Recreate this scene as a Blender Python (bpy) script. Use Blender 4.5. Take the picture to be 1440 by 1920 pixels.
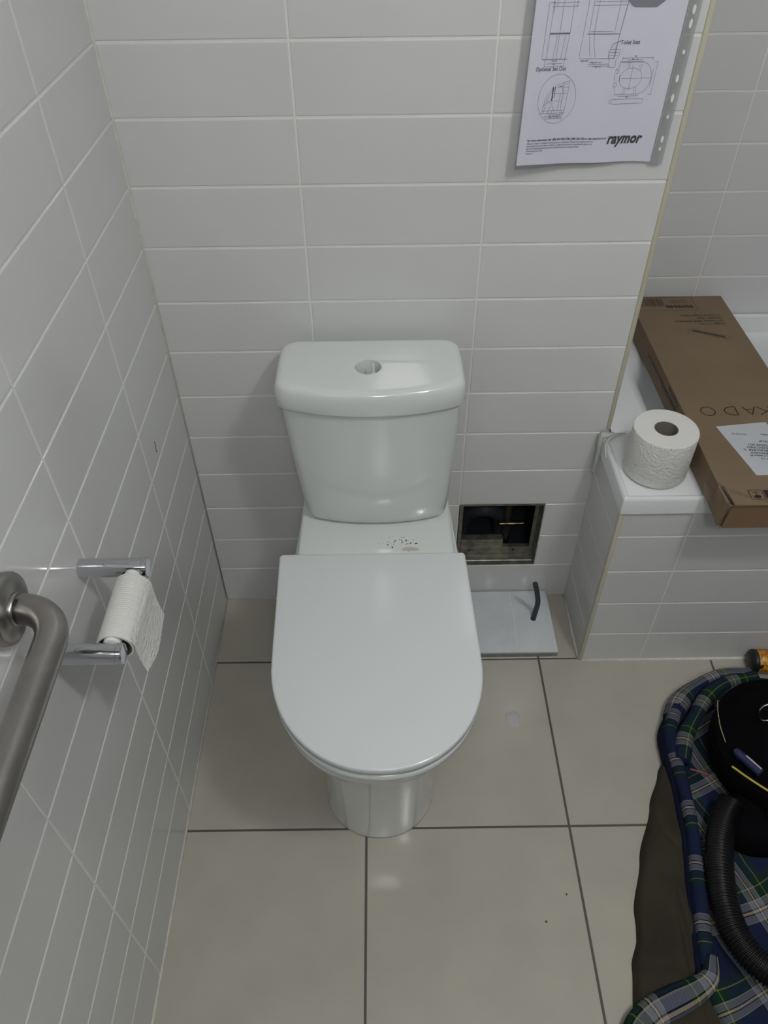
import bpy, bmesh, math, random
from math import sin, cos, pi, radians
from mathutils import Vector, Matrix, noise
from mathutils.geometry import interpolate_bezier

S = bpy.context.scene
for o in list(bpy.data.objects):
    bpy.data.objects.remove(o, do_unlink=True)
COL = S.collection

# ------------------------------------------------------------------ camera
cd = bpy.data.cameras.new('camera')
cam = bpy.data.objects.new('camera', cd)
COL.objects.link(cam)
cd.sensor_fit = 'VERTICAL'
cd.sensor_height = 36.0
cd.lens = 36.0 * 1434.5 / 1920.0
cd.clip_start = 0.02
cam.location = (0.4024, -1.2447, 1.5143)
cam.rotation_euler = (0.7983, 0.0093, -0.0094)
S.camera = cam

# ------------------------------------------------------------------ light
w = bpy.data.worlds.new('world')
S.world = w
w.use_nodes = True
w.node_tree.nodes['Background'].inputs[0].default_value = (0.62, 0.80, 1.0, 1)
w.node_tree.nodes['Background'].inputs[1].default_value = 0.04

# two unseen ceiling lights: one by the bath set from cast shadows, one inferred fill behind the camera
for nm, loc, pw, rad in (('ceiling_light', (1.12, -1.13, 2.27), 22.0, 0.075), ('rear_light', (0.50, -2.00, 2.27), 22.0, 0.14)):
    ld = bpy.data.lights.new(nm, 'POINT')
    ld.energy = pw
    ld.color = (1.0, 0.995, 0.97)
    ld.shadow_soft_size = rad
    lo = bpy.data.objects.new(nm, ld)
    lo.location = loc
    COL.objects.link(lo)

S.view_settings.view_transform = 'Standard'
S.view_settings.look = 'None'
S.view_settings.gamma = 1.0
S.view_settings.use_curve_mapping = False
S.view_settings.exposure = 0.0

# ------------------------------------------------------------------ materials
def pmat(name, col, rough=0.5, metal=0.0, spec=0.5, coat=0.0, noise_amt=0.0, noise_scale=20.0,
         bump=0.0, bump_scale=200.0, bump_dist=0.001):
    m = bpy.data.materials.new(name)
    m.use_nodes = True
    nt = m.node_tree
    b = nt.nodes['Principled BSDF']
    b.inputs['Base Color'].default_value = (*col, 1)
    b.inputs['Roughness'].default_value = rough
    b.inputs['Metallic'].default_value = metal
    b.inputs['Specular IOR Level'].default_value = spec
    b.inputs['Coat Weight'].default_value = coat
    tc = nt.nodes.new('ShaderNodeTexCoord')
    if noise_amt > 0:
        n = nt.nodes.new('ShaderNodeTexNoise')
        n.inputs['Scale'].default_value = noise_scale
        n.inputs['Detail'].default_value = 5
        nt.links.new(tc.outputs['Object'], n.inputs['Vector'])
        mr = nt.nodes.new('ShaderNodeMapRange')
        mr.inputs['From Min'].default_value = 0.3
        mr.inputs['From Max'].default_value = 0.7
        mr.inputs['To Min'].default_value = 1 - noise_amt
        mr.inputs['To Max'].default_value = 1 + noise_amt
        nt.links.new(n.outputs['Fac'], mr.inputs['Value'])
        mx = nt.nodes.new('ShaderNodeVectorMath')
        mx.operation = 'SCALE'
        mx.inputs[0].default_value = col
        nt.links.new(mr.outputs['Result'], mx.inputs['Scale'])
        nt.links.new(mx.outputs['Vector'], b.inputs['Base Color'])
    if bump > 0:
        n2 = nt.nodes.new('ShaderNodeTexNoise')
        n2.inputs['Scale'].default_value = bump_scale
        n2.inputs['Detail'].default_value = 4
        nt.links.new(tc.outputs['Object'], n2.inputs['Vector'])
        bp = nt.nodes.new('ShaderNodeBump')
        bp.inputs['Strength'].default_value = bump
        bp.inputs['Distance'].default_value = bump_dist
        nt.links.new(n2.outputs['Fac'], bp.inputs['Height'])
        nt.links.new(bp.outputs['Normal'], b.inputs['Normal'])
    return m

M = {}
M['tile'] = pmat('white_glazed_tile', (0.66, 0.665, 0.66), 0.09, noise_amt=0.015, noise_scale=6, bump=0.15, bump_scale=14, bump_dist=0.0006)
M['grout'] = pmat('white_grout', (0.77, 0.76, 0.73), 0.7)
M['floor_tile'] = pmat('beige_porcelain_tile', (0.45, 0.425, 0.36), 0.20, noise_amt=0.05, noise_scale=9, bump=0.1, bump_scale=30, bump_dist=0.0004)
M['floor_grout'] = pmat('dark_grey_grout', (0.10, 0.095, 0.08), 0.85)
M['trim'] = pmat('cream_edge_trim', (0.56, 0.53, 0.42), 0.45)
M['caulk'] = pmat('off_white_caulk', (0.66, 0.64, 0.57), 0.45, noise_amt=0.1, noise_scale=60)
M['paint'] = pmat('painted_plaster', (0.34, 0.35, 0.36), 0.7)
M['ceiling_paint'] = pmat('white_ceiling_paint', (0.70, 0.71, 0.72), 0.8)
M['ceramic'] = pmat('vitreous_china', (0.70, 0.73, 0.71), 0.06, coat=0.4)
M['seat'] = pmat('white_seat_plastic', (0.69, 0.725, 0.73), 0.17)
M['acrylic'] = pmat('white_bath_acrylic', (0.80, 0.82, 0.83), 0.12)
M['white_plastic'] = pmat('white_plastic', (0.78, 0.79, 0.76), 0.35)
M['grey_plastic'] = pmat('grey_plastic', (0.36, 0.36, 0.36), 0.4)
M['black'] = pmat('black_plastic', (0.012, 0.012, 0.014), 0.4)
M['chrome'] = pmat('polished_chrome', (0.62, 0.62, 0.65), 0.08, 1.0)
M['satin'] = pmat('satin_stainless_steel', (0.36, 0.345, 0.33), 0.33, 1.0, noise_amt=0.06, noise_scale=40)
M['dull_steel'] = pmat('dull_galvanised_steel', (0.23, 0.225, 0.19), 0.45, 0.75, noise_amt=0.45, noise_scale=35)
M['cavity'] = pmat('dark_cavity', (0.02, 0.025, 0.03), 0.9)
M['pipe'] = pmat('copper_pipe', (0.16, 0.13, 0.11), 0.4, 0.6)
M['brass'] = pmat('brass', (0.55, 0.42, 0.25), 0.3, 1.0)
M['pvc'] = pmat('grey_drain_pipe', (0.06, 0.07, 0.08), 0.5)
M['plaster'] = pmat('broken_plasterboard', (0.30, 0.29, 0.25), 0.9, noise_amt=0.2, noise_scale=50)
M['paper'] = pmat('printed_paper', (0.66, 0.66, 0.76), 0.55)
M['ink'] = pmat('black_ink', (0.02, 0.02, 0.025), 0.5)
M['grey_ink'] = pmat('grey_ink', (0.20, 0.20, 0.24), 0.5)
M['tissue'] = pmat('embossed_tissue', (0.74, 0.74, 0.71), 0.95, bump=1.0, bump_scale=190, bump_dist=0.004)
M['tissue_end'] = pmat('tissue_roll_end', (0.74, 0.74, 0.71), 0.95, bump=0.2, bump_scale=120, bump_dist=0.0004)
M['cardtube'] = pmat('grey_card_core', (0.20, 0.17, 0.145), 0.85)
M['kraft'] = pmat('brown_cardboard', (0.205, 0.145, 0.088), 0.72, noise_amt=0.08, noise_scale=8, bump=0.1, bump_scale=60, bump_dist=0.0006)
M['kraft_in'] = pmat('brown_cardboard_inside', (0.20, 0.125, 0.065), 0.8, noise_amt=0.06, noise_scale=12)
M['kraft_ink'] = pmat('printing_on_cardboard', (0.022, 0.014, 0.010), 0.6)
M['kraft_ink2'] = pmat('faint_printing_on_cardboard', (0.036, 0.026, 0.018), 0.6)
M['label'] = pmat('white_sticker', (0.52, 0.54, 0.57), 0.5)
M['slate'] = pmat('slate_rubber', (0.035, 0.042, 0.062), 0.55)
M['panel_edge'] = pmat('cement_board', (0.27, 0.27, 0.26), 0.8, noise_amt=0.15, noise_scale=80)
M['panel_tile'] = pmat('loose_white_tile', (0.66, 0.69, 0.71), 0.16, noise_amt=0.04, noise_scale=30)
M['hose'] = pmat('black_ribbed_hose', (0.005, 0.005, 0.006), 0.32)
M['bag'] = pmat('black_nylon', (0.003, 0.003, 0.004), 0.85, spec=0.05)
M['yellow'] = pmat('yellow_cord', (0.55, 0.42, 0.06), 0.5)
M['pale'] = pmat('pale_cord', (0.35, 0.30, 0.18), 0.6)
M['red'] = pmat('red_wood', (0.35, 0.07, 0.05), 0.5)
M['blue'] = pmat('dark_blue_plastic', (0.02, 0.025, 0.08), 0.35)
M['navy'] = pmat('navy_binding', (0.006, 0.009, 0.024), 0.9, spec=0.1)
M['dust'] = pmat('plaster_dust', (0.50, 0.47, 0.42), 0.95)
M['dirt'] = pmat('dark_grit', (0.04, 0.035, 0.03), 0.9)
M['canvas'] = pmat('dark_brown_canvas', (0.034, 0.028, 0.018), 0.8, spec=0.25, noise_amt=0.22, noise_scale=14, bump=0.5, bump_scale=22, bump_dist=0.004)

def tape_material():
    m = pmat('clear_brown_tape', (0.25, 0.18, 0.12), 0.12)
    nt = m.node_tree
    b = nt.nodes['Principled BSDF']
    tr = nt.nodes.new('ShaderNodeBsdfTransparent')
    mx = nt.nodes.new('ShaderNodeMixShader')
    mx.inputs[0].default_value = 0.35
    nt.links.new(tr.outputs[0], mx.inputs[1])
    nt.links.new(b.outputs[0], mx.inputs[2])
    nt.links.new(mx.outputs[0], nt.nodes['Material Output'].inputs[0])
    return m
M['tape'] = tape_material()

def film_material(name, opac, col):
    m = pmat(name, col, 0.12)
    nt = m.node_tree
    b = nt.nodes['Principled BSDF']
    tr = nt.nodes.new('ShaderNodeBsdfTransparent')
    mx = nt.nodes.new('ShaderNodeMixShader')
    mx.inputs[0].default_value = opac
    nt.links.new(tr.outputs[0], mx.inputs[1])
    nt.links.new(b.outputs[0], mx.inputs[2])
    nt.links.new(mx.outputs[0], nt.nodes['Material Output'].inputs[0])
    return m
M['film'] = film_material('clear_plastic_film', 0.07, (0.8, 0.8, 0.85))
M['strip'] = film_material('milky_plastic_strip', 0.45, (0.42, 0.44, 0.44))
M['scrap'] = film_material('milky_torn_plastic', 0.75, (0.62, 0.63, 0.60))
M['water'] = film_material('water_painted_gleam', 0.45, (0.80, 0.83, 0.85))  # pale tint in the water stands in for its bright reflection
M['water'].node_tree.nodes['Principled BSDF'].inputs['Roughness'].default_value = 0.03

def plaid_material():
    m = bpy.data.materials.new('plaid_flannel')
    m.use_nodes = True
    nt = m.node_tree
    b = nt.nodes['Principled BSDF']
    b.inputs['Roughness'].default_value = 0.95
    b.inputs['Specular IOR Level'].default_value = 0.1
    uv = nt.nodes.new('ShaderNodeUVMap')
    sep = nt.nodes.new('ShaderNodeSeparateXYZ')
    nt.links.new(uv.outputs[0], sep.inputs[0])
    navy = (0.012, 0.019, 0.050); blk = (0.004, 0.004, 0.008); cream = (0.46, 0.37, 0.25)
    grey = (0.16, 0.17, 0.20); grn = (0.010, 0.030, 0.020); yel = (0.22, 0.24, 0.05); pale = (0.30, 0.29, 0.22)
    seq = [(0.0, navy), (0.27, pale), (0.285, grey), (0.375, blk), (0.39, cream), (0.425, blk), (0.44, grey),
           (0.53, pale), (0.545, blk), (0.56, grn), (0.69, yel), (0.705, grn), (0.82, navy)]
    outs = []
    for ax in (0, 1):
        mt = nt.nodes.new('ShaderNodeMath'); mt.operation = 'DIVIDE'
        mt.inputs[1].default_value = 0.105
        nt.links.new(sep.outputs[ax], mt.inputs[0])
        fr = nt.nodes.new('ShaderNodeMath'); fr.operation = 'FRACT'
        nt.links.new(mt.outputs[0], fr.inputs[0])
        cr = nt.nodes.new('ShaderNodeValToRGB')
        cr.color_ramp.interpolation = 'CONSTANT'
        els = cr.color_ramp.elements
        els[0].position = 0; els[0].color = (*seq[0][1], 1)
        els[1].position = seq[1][0]; els[1].color = (*seq[1][1], 1)
        for p_, c_ in seq[2:]:
            e = els.new(p_); e.color = (*c_, 1)
        nt.links.new(fr.outputs[0], cr.inputs[0])
        outs.append(cr.outputs[0])
    # twill weave: alternate the two yarn colours on a fine diagonal
    ad = nt.nodes.new('ShaderNodeMath'); ad.operation = 'ADD'
    nt.links.new(sep.outputs[0], ad.inputs[0]); nt.links.new(sep.outputs[1], ad.inputs[1])
    sc = nt.nodes.new('ShaderNodeMath'); sc.operation = 'MULTIPLY'; sc.inputs[1].default_value = 2600
    nt.links.new(ad.outputs[0], sc.inputs[0])
    sn = nt.nodes.new('ShaderNodeMath'); sn.operation = 'SINE'
    nt.links.new(sc.outputs[0], sn.inputs[0])
    mr = nt.nodes.new('ShaderNodeMapRange')
    mr.inputs['From Min'].default_value = -1; mr.inputs['From Max'].default_value = 1
    mr.inputs['To Min'].default_value = 0.30; mr.inputs['To Max'].default_value = 0.70
    nt.links.new(sn.outputs[0], mr.inputs['Value'])
    mx = nt.nodes.new('ShaderNodeMixRGB')
    nt.links.new(mr.outputs['Result'], mx.inputs[0])
    nt.links.new(outs[0], mx.inputs[1]); nt.links.new(outs[1], mx.inputs[2])
    nt.links.new(mx.outputs[0], b.inputs['Base Color'])
    return m
M['plaid'] = plaid_material()

# ------------------------------------------------------------------ builders
ORG = {}
def thing(name, label, cat, loc, group=None):
    o = bpy.data.objects.new(name, None)
    o.empty_display_size = 0.05
    o.location = loc
    COL.objects.link(o)
    o['label'] = label
    o['category'] = cat
    if group:
        o['group'] = group
    ORG[o.name] = Vector(loc)
    return o

def mk(name, bm, mats, parent=None, smooth=True, label=None, cat=None, org=None, kind=None, recalc=True, angle=None, uvs=None, flat=False):
    if uvs:
        lay = bm.loops.layers.uv.verify()
        for f in bm.faces:
            for l in f.loops:
                l[lay].uv = (l[lay].uv[0] * uvs[0] + uvs[1], l[lay].uv[1])
    if recalc:
        bmesh.ops.recalc_face_normals(bm, faces=bm.faces[:])
    bm.normal_update()
    if parent is not None:
        og = ORG[parent.name]
    else:
        og = Vector(org) if org else Vector((0, 0, 0))
    for v in bm.verts:
        v.co -= og
    me = bpy.data.meshes.new(name)
    if smooth is not None:
        for f in bm.faces:
            f.smooth = smooth and not (flat and abs(f.normal.z) > .9995)
    bm.to_mesh(me)
    bm.free()
    for m in (mats if isinstance(mats, (list, tuple)) else [mats]):
        me.materials.append(m)
    o = bpy.data.objects.new(name, me)
    COL.objects.link(o)
    ORG[o.name] = og
    if parent is not None:
        o.parent = parent
    else:
        o.location = og
    if label:
        o['label'] = label
    if cat:
        o['category'] = cat
    if kind:
        o['kind'] = kind
    if angle:
        me.set_sharp_from_angle(angle=radians(angle))
    if flat:
        for p in me.polygons:
            if abs(p.normal.z) > .9995:
                p.use_smooth = False
    return o

def box(bm, x0, x1, y0, y1, z0, z1, bev=0.0, seg=2, rot=None, piv=None):
    r = bmesh.ops.create_cube(bm, size=1)
    vs = r['verts']
    for v in vs:
        v.co = Vector(((x0 + x1) / 2 + v.co.x * (x1 - x0), (y0 + y1) / 2 + v.co.y * (y1 - y0), (z0 + z1) / 2 + v.co.z * (z1 - z0)))
    if bev > 0:
        es = set()
        for v in vs:
            for e in v.link_edges:
                es.add(e)
        r2 = bmesh.ops.bevel(bm, geom=list(es), offset=bev, segments=seg, profile=0.5, affect='EDGES')
        vs = list({v for f in r2['faces'] for v in f.verts} | {v for v in vs if v.is_valid})
    if rot is not None:
        for v in vs:
            v.co = Vector(piv) + rot @ (v.co - Vector(piv))
    return vs

def loft(bm, rings, cap0=True, cap1=True, closed=True, mi=0, uvf=None):
    R = [[bm.verts.new(p) for p in r] for r in rings]
    n = len(R[0])
    for i in range(len(R) - 1):
        for j in range(n if closed else n - 1):
            k = (j + 1) % n
            f = bm.faces.new((R[i][j], R[i][k], R[i + 1][k], R[i + 1][j]))
            f.material_index = mi
    def cap(ring):
        c = sum((v.co for v in ring), Vector()) / n
        cv = bm.verts.new(c)
        for j in range(n):
            f = bm.faces.new((ring[j], ring[(j + 1) % n], cv))
            f.material_index = mi
    if cap0:
        cap(R[0])
    if cap1:
        cap(R[-1])
    return R

def fillet(pts, n=6):
    out = []
    m = len(pts)
    for i in range(m):
        x, y, r = pts[i]
        if r <= 0:
            out.append((x, y))
            continue
        p = Vector((x, y)); a = Vector(pts[i - 1][:2]); b = Vector(pts[(i + 1) % m][:2])
        da = (a - p).normalized(); db = (b - p).normalized()
        ang = da.angle(db)
        d = min(r / math.tan(ang / 2), (a - p).length * 0.95, (b - p).length * 0.95)
        s = p + da * d; e = p + db * d
        for t in range(n + 1):
            t /= n
            q = s * (1 - t) ** 2 + p * 2 * t * (1 - t) + e * t * t
            out.append((q.x, q.y))
    return out

def catmull(pts, n=8):
    P = [Vector(p) for p in pts]
    P = [P[0] * 2 - P[1]] + P + [P[-1] * 2 - P[-2]]
    out = []
    for i in range(1, len(P) - 2):
        for k in range(n):
            t = k / n
            a, b, c, d = P[i - 1], P[i], P[i + 1], P[i + 2]
            out.append(0.5 * ((2 * b) + (c - a) * t + (2 * a - 5 * b + 4 * c - d) * t * t + (3 * b - a - 3 * c + d) * t ** 3))
    out.append(P[-2].copy())
    return out

def frames(path, up=Vector((0, 0, 1))):
    out = []
    prev = None
    for i, p in enumerate(path):
        t = (path[min(i + 1, len(path) - 1)] - path[max(i - 1, 0)]).normalized()
        if prev is None:
            s = t.cross(up)
            if s.length < 1e-3:
                s = t.cross(Vector((1, 0, 0)))
            s.normalize()
        else:
            s = (prev - t * prev.dot(t)).normalized()
        prev = s
        out.append((p, t, s, s.cross(t)))
    return out

def tube(bm, path, r, n=20, caps=True, rf=None):
    rings = []
    for i, (p, t, s, u) in enumerate(frames(path)):
        rr = rf(i) if rf else r
        rings.append([p + s * rr * cos(2 * pi * k / n) + u * rr * sin(2 * pi * k / n) for k in range(n)])
    return loft(bm, rings, caps, caps)

def lathe(bm, prof, c, axis=Vector((0, 0, 1)), n=48):
    """prof: list of (r, h) about axis through c; ends with r=0 become poles"""
    ax = axis.normalized()
    a = ax.orthogonal().normalized(); b = ax.cross(a)
    rings = []
    for r, h in prof:
        if r < 1e-6:
            rings.append([bm.verts.new(Vector(c) + ax * h)])
        else:
            rings.append([bm.verts.new(Vector(c) + ax * h + a * r * cos(2 * pi * k / n) + b * r * sin(2 * pi * k / n)) for k in range(n)])
    for i in range(len(rings) - 1):
        A, B = rings[i], rings[i + 1]
        for k in range(n):
            l = (k + 1) % n
            if len(A) == 1 and len(B) == 1:
                continue
            if len(A) == 1:
                bm.faces.new((A[0], B[k], B[l]))
            elif len(B) == 1:
                bm.faces.new((A[k], A[l], B[0]))
            else:
                bm.faces.new((A[k], A[l], B[l], B[k]))

def strokes(bm, lines, width, mapf, closed=False, sub=0.004):
    """thin printed ribbons; mapf maps (u, v) to a point on the surface"""
    for ln in lines:
        pts = []
        L = [Vector(p) for p in ln]
        for i in range(len(L) - 1):
            k = max(1, int((L[i + 1] - L[i]).length / sub))
            for j in range(k):
                pts.append(L[i].lerp(L[i + 1], j / k))
        pts.append(L[-1])
        prev = None
        for i, p in enumerate(pts):
            t = (pts[min(i + 1, len(pts) - 1)] - pts[max(i - 1, 0)])
            if t.length < 1e-9:
                continue
            t.normalize()
            nn = Vector((-t.y, t.x)) * width / 2
            cur = (bm.verts.new(mapf(*(p + nn))), bm.verts.new(mapf(*(p - nn))))
            if prev:
                bm.faces.new((prev[0], prev[1], cur[1], cur[0]))
            prev = cur

def ell(cx, cy, rx, ry, n=40, a0=0, a1=360):
    return [(cx + rx * cos(radians(a0 + (a1 - a0) * k / n)), cy + ry * sin(radians(a0 + (a1 - a0) * k / n))) for k in range(n + 1)]

def text_into(bm, s, size, mapf, x0=0.0, y0=0.0, bold=0.0, shear=0.0, align='LEFT', space=1.0, sx=1.0):
    c = bpy.data.curves.new('lettering', 'FONT')
    c.body = s
    c.size = size
    c.offset = bold * size
    c.shear = shear
    c.align_x = align
    c.space_character = space
    c.resolution_u = 3
    o = bpy.data.objects.new('lettering_tmp', c)
    COL.objects.link(o)
    dg = bpy.context.evaluated_depsgraph_get()
    me = bpy.data.meshes.new_from_object(o.evaluated_get(dg))
    base = len(bm.verts)
    vs = [bm.verts.new(mapf(x0 + v.co.x * sx, y0 + v.co.y)) for v in me.vertices]
    for p in me.polygons:
        try:
            bm.faces.new([vs[i] for i in p.vertices])
        except ValueError:
            pass
    bpy.data.objects.remove(o, do_unlink=True)
    bpy.data.curves.remove(c)
    bpy.data.meshes.remove(me)

def tiled(name, org, U, V, N, us, vs, holes=(), g=0.0030, bev=0.0018, dep=0.0012, mats=None, kind='structure', thick=0.0):
    """tiled surface: tile faces flush with the plane, grout bed just behind. us/vs are joint positions"""
    bm = bmesh.new()
    org = Vector(org); U = Vector(U); V = Vector(V); N = Vector(N)
    P = lambda u, v, d: org + U * u + V * v + N * d
    def quad(a, mi):
        f = bm.faces.new([bm.verts.new(p) for p in a]); f.material_index = mi
    def rects(u0, u1, v0, v1):
        rs = [(u0, u1, v0, v1)]
        for (a, b, c, d) in holes:
            out = []
            for (p, q, r, s) in rs:
                if b <= p or a >= q or d <= r or c >= s:
                    out.append((p, q, r, s)); continue
                if p < a: out.append((p, a, r, s))
                if q > b: out.append((b, q, r, s))
                m0, m1 = max(p, a), min(q, b)
                if r < c: out.append((m0, m1, r, c))
                if s > d: out.append((m0, m1, d, s))
            rs = out
        return rs
    h = g / 2
    for i in range(len(us) - 1):
        for j in range(len(vs) - 1):
            for (a, b, c, d) in rects(us[i], us[i + 1], vs[j], vs[j + 1]):
                if b - a < 0.003 or d - c < 0.003:
                    continue
                quad([P(a, c, -dep), P(b, c, -dep), P(b, d, -dep), P(a, d, -dep)], 1)
                if b - a < 2 * (h + bev) + 0.002 or d - c < 2 * (h + bev) + 0.002:
                    continue
                o = [(a + h, c + h), (b - h, c + h), (b - h, d - h), (a + h, d - h)]
                k = [(a + h + bev, c + h + bev), (b - h - bev, c + h + bev), (b - h - bev, d - h - bev), (a + h + bev, d - h - bev)]
                m_ = [(a + h + bev * .35, c + h + bev * .35), (b - h - bev * .35, c + h + bev * .35), (b - h - bev * .35, d - h - bev * .35), (a + h + bev * .35, d - h - bev * .35)]
                quad([P(*p, 0) for p in k], 0)
                for e in range(4):
                    f = (e + 1) % 4
                    quad([P(*o[e], -dep), P(*o[f], -dep), P(*m_[f], -dep * .3), P(*m_[e], -dep * .3)], 0)
                    quad([P(*m_[e], -dep * .3), P(*m_[f], -dep * .3), P(*k[f], 0), P(*k[e], 0)], 0)
    # solid backing so the wall has a thickness
    if thick > 0:
        u0, u1, v0, v1 = us[0], us[-1], vs[0], vs[-1]
        for (a, b, c, d) in (rects(u0, u1, v0, v1)):
            quad([P(a, c, -thick), P(a, d, -thick), P(b, d, -thick), P(b, c, -thick)], 2)
    o = mk(name, bm, mats or [M['tile'], M['grout'], M['paint']], None, False, kind=kind, recalc=False)
    return o

# ------------------------------------------------------------------ the room
H = 2.40
XL, XR, YF, YA, XE = 0.0, 0.8706, -2.30, 0.465, 2.36
rows = [0.0] + [0.014 + 0.102 * k for k in range(1, 24)] + [H]
xb = [0.0, 0.2758, 0.5735, XR]
hole = (0.5745, 0.7675, 0.117, 0.3195)
tiled('wall_back', (0, 0, 0), (1, 0, 0), (0, 0, 1), (0, -1, 0), xb, rows, holes=[hole], thick=0.03)
yl = [0.0] + [0.2516 + 0.2972 * k for k in range(0, 7)] + [2.30]
tiled('wall_left', (0, 0, 0), (0, -1, 0), (0, 0, 1), (1, 0, 0), yl, rows, thick=0.03)
xa = [XR, 1.172, 1.470, 1.768, 2.066, XE]
tiled('wall_alcove', (0, YA, 0), (1, 0, 0), (0, 0, 1), (0, -1, 0), xa, rows, thick=0.03)
tiled('wall_nib_return', (XR, 0, 0), (0, 1, 0), (0, 0, 1), (1, 0, 0), [0.003, 0.30, YA], rows, thick=0.02)
hz = [0.0, 0.101, 0.209, 0.314, 0.418, 0.486]
hx = [0.860, 1.001, 1.30, 1.60, 1.90, 2.20, XE]
tiled('wall_bath_front', (0, -0.1994, 0), (1, 0, 0), (0, 0, 1), (0, -1, 0), hx, hz, thick=0.03)
tiled('wall_bath_end', (0.858, 0, 0), (0, -1, 0), (0, 0, 1), (-1, 0, 0), [0.0, 0.1975], hz, thick=0.02)
# walls out of frame
for nm, a in (('wall_right', (XE, XE + 0.03, YF, YA, 0, H)), ('ceiling', (0, XE, YF, YA, H, H + 0.03))):
    bm = bmesh.new(); box(bm, *a)
    mk(nm, bm, M['ceiling_paint'] if nm == 'ceiling' else M['paint'], None, False, kind='structure')
# floor
fx = [-0.04 + 0.3595 - 0.3595 + 0.04] + [0.3595 + 0.4038 * k for k in range(0, 5)] + [XE]
fy = [0.0] + [0.1942 + 0.399 * k for k in range(0, 6)] + [2.30]
tiled('floor', (0, 0, 0), (1, 0, 0), (0, -1, 0), (0, 0, 1), fx, fy, g=0.0044, bev=0.0008, dep=0.0010,
      mats=[M['floor_tile'], M['floor_grout'], M['paint']], thick=0.03)
# edge trims and sealant
bm = bmesh.new(); box(bm, 0.8625, 0.8715, -0.0025, 0.006, 0.532, H, 0.002)
mk('trim_1', bm, M['trim'], None, True, kind='structure')
bm = bmesh.new(); box(bm, 0.8555, 0.8645, -0.2020, -0.1935, 0.0, 0.484, 0.002)
mk('trim_2', bm, M['trim'], None, True, kind='structure')
bm = bmesh.new()
tube(bm, [Vector((0.862, -0.2005, 0.0)), Vector((1.3, -0.2005, 0.0)), Vector((XE, -0.2005, 0.0))], 0.0042, 8)
tube(bm, [Vector((0.857, -0.001, 0.0)), Vector((0.857, -0.10, 0.0)), Vector((0.858, -0.2, 0.0))], 0.0035, 8)
mk('trim_3', bm, M['caulk'], None, True, kind='structure')
bm = bmesh.new()
tube(bm, [Vector((0.0, -0.001, 0.0)), Vector((0.0, -1.2, 0.0)), Vector((0.0, -2.3, 0.0))], 0.0036, 8)
tube(bm, [Vector((0.0, 0.0, 0.0)), Vector((0.0, 0.0, 1.2)), Vector((0.0, 0.0, H))], 0.0026, 8)
tube(bm, [Vector((0.0, -0.0, 0.0)), Vector((0.4, -0.0, 0.0)), Vector((0.857, -0.0, 0.0))], 0.0026, 8)
mk('trim_4', bm, M['caulk'], None, True, kind='structure')

# ------------------------------------------------------------------ bath
def build_bath():
    t = thing('bathtub', 'white acrylic bath set behind the tiled hob and under the long brown carton', 'bathtub', (1.6, 0.13, 0.0))
    bm = bmesh.new()
    zr = 0.525
    def outline(d, z):
        pts = [(0.8535 + d, -0.2045 + d, 0.004), (0.8535 + d, -0.003, 0), (0.8745, -0.003, 0), (0.8745, YA - 0.001 - d, 0), (XE - 0.002, YA - 0.001 - d, 0), (XE - 0.002, -0.2045 + d, 0)]
        return [(x, y, z) for x, y in fillet(pts, 4)]
    R = [outline(0, 0.486), outline(0, 0.519), outline(0.0012, 0.5235), outline(0.0045, 0.5265), outline(0.0085, 0.5255), outline(0.012, zr - 0.002)]
    rings = [[bm.verts.new(p) for p in r] for r in R]
    n = len(rings[0])
    for i in range(len(rings) - 1):
        for j in range(n):
            k = (j + 1) % n
            bm.faces.new((rings[i][j], rings[i][k], rings[i + 1][k], rings[i + 1][j]))
    def inner(d, z, m=96):
        out = []
        cx, cy = 1.62, 0.125
        ax, ay = 0.665 - d * 1.5, 0.262 - d
        for k in range(m):
            a = 2 * pi * k / m
            e = 2 / 3.4
            out.append((cx + ax * math.copysign(abs(cos(a)) ** e, cos(a)), cy + ay * math.copysign(abs(sin(a)) ** e, sin(a)), z))
        return out
    IR = [inner(0, zr - 0.002), inner(0.006, zr - 0.004), inner(0.013, zr - 0.012), inner(0.02, zr - 0.03), inner(0.035, 0.42), inner(0.055, 0.28), inner(0.085, 0.17), inner(0.13, 0.135)]
    ir = [[bm.verts.new(p) for p in r] for r in IR]
    m = len(ir[0])
    for i in range(len(ir) - 1):
        for j in range(m):
            k = (j + 1) % m
            bm.faces.new((ir[i][j], ir[i][k], ir[i + 1][k], ir[i + 1][j]))
    bm.faces.new(ir[-1])
    bm.edges.ensure_lookup_table()
    es = []
    for ring in (rings[-1], ir[0]):
        for j in range(len(ring)):
            es.append(bm.edges.get((ring[j], ring[(j + 1) % len(ring)])))
    bmesh.ops.triangle_fill(bm, edges=es, use_beauty=True)
    mk('tub', bm, M['acrylic'], t, True, angle=35, flat=True)
    return t
build_bath()

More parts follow.
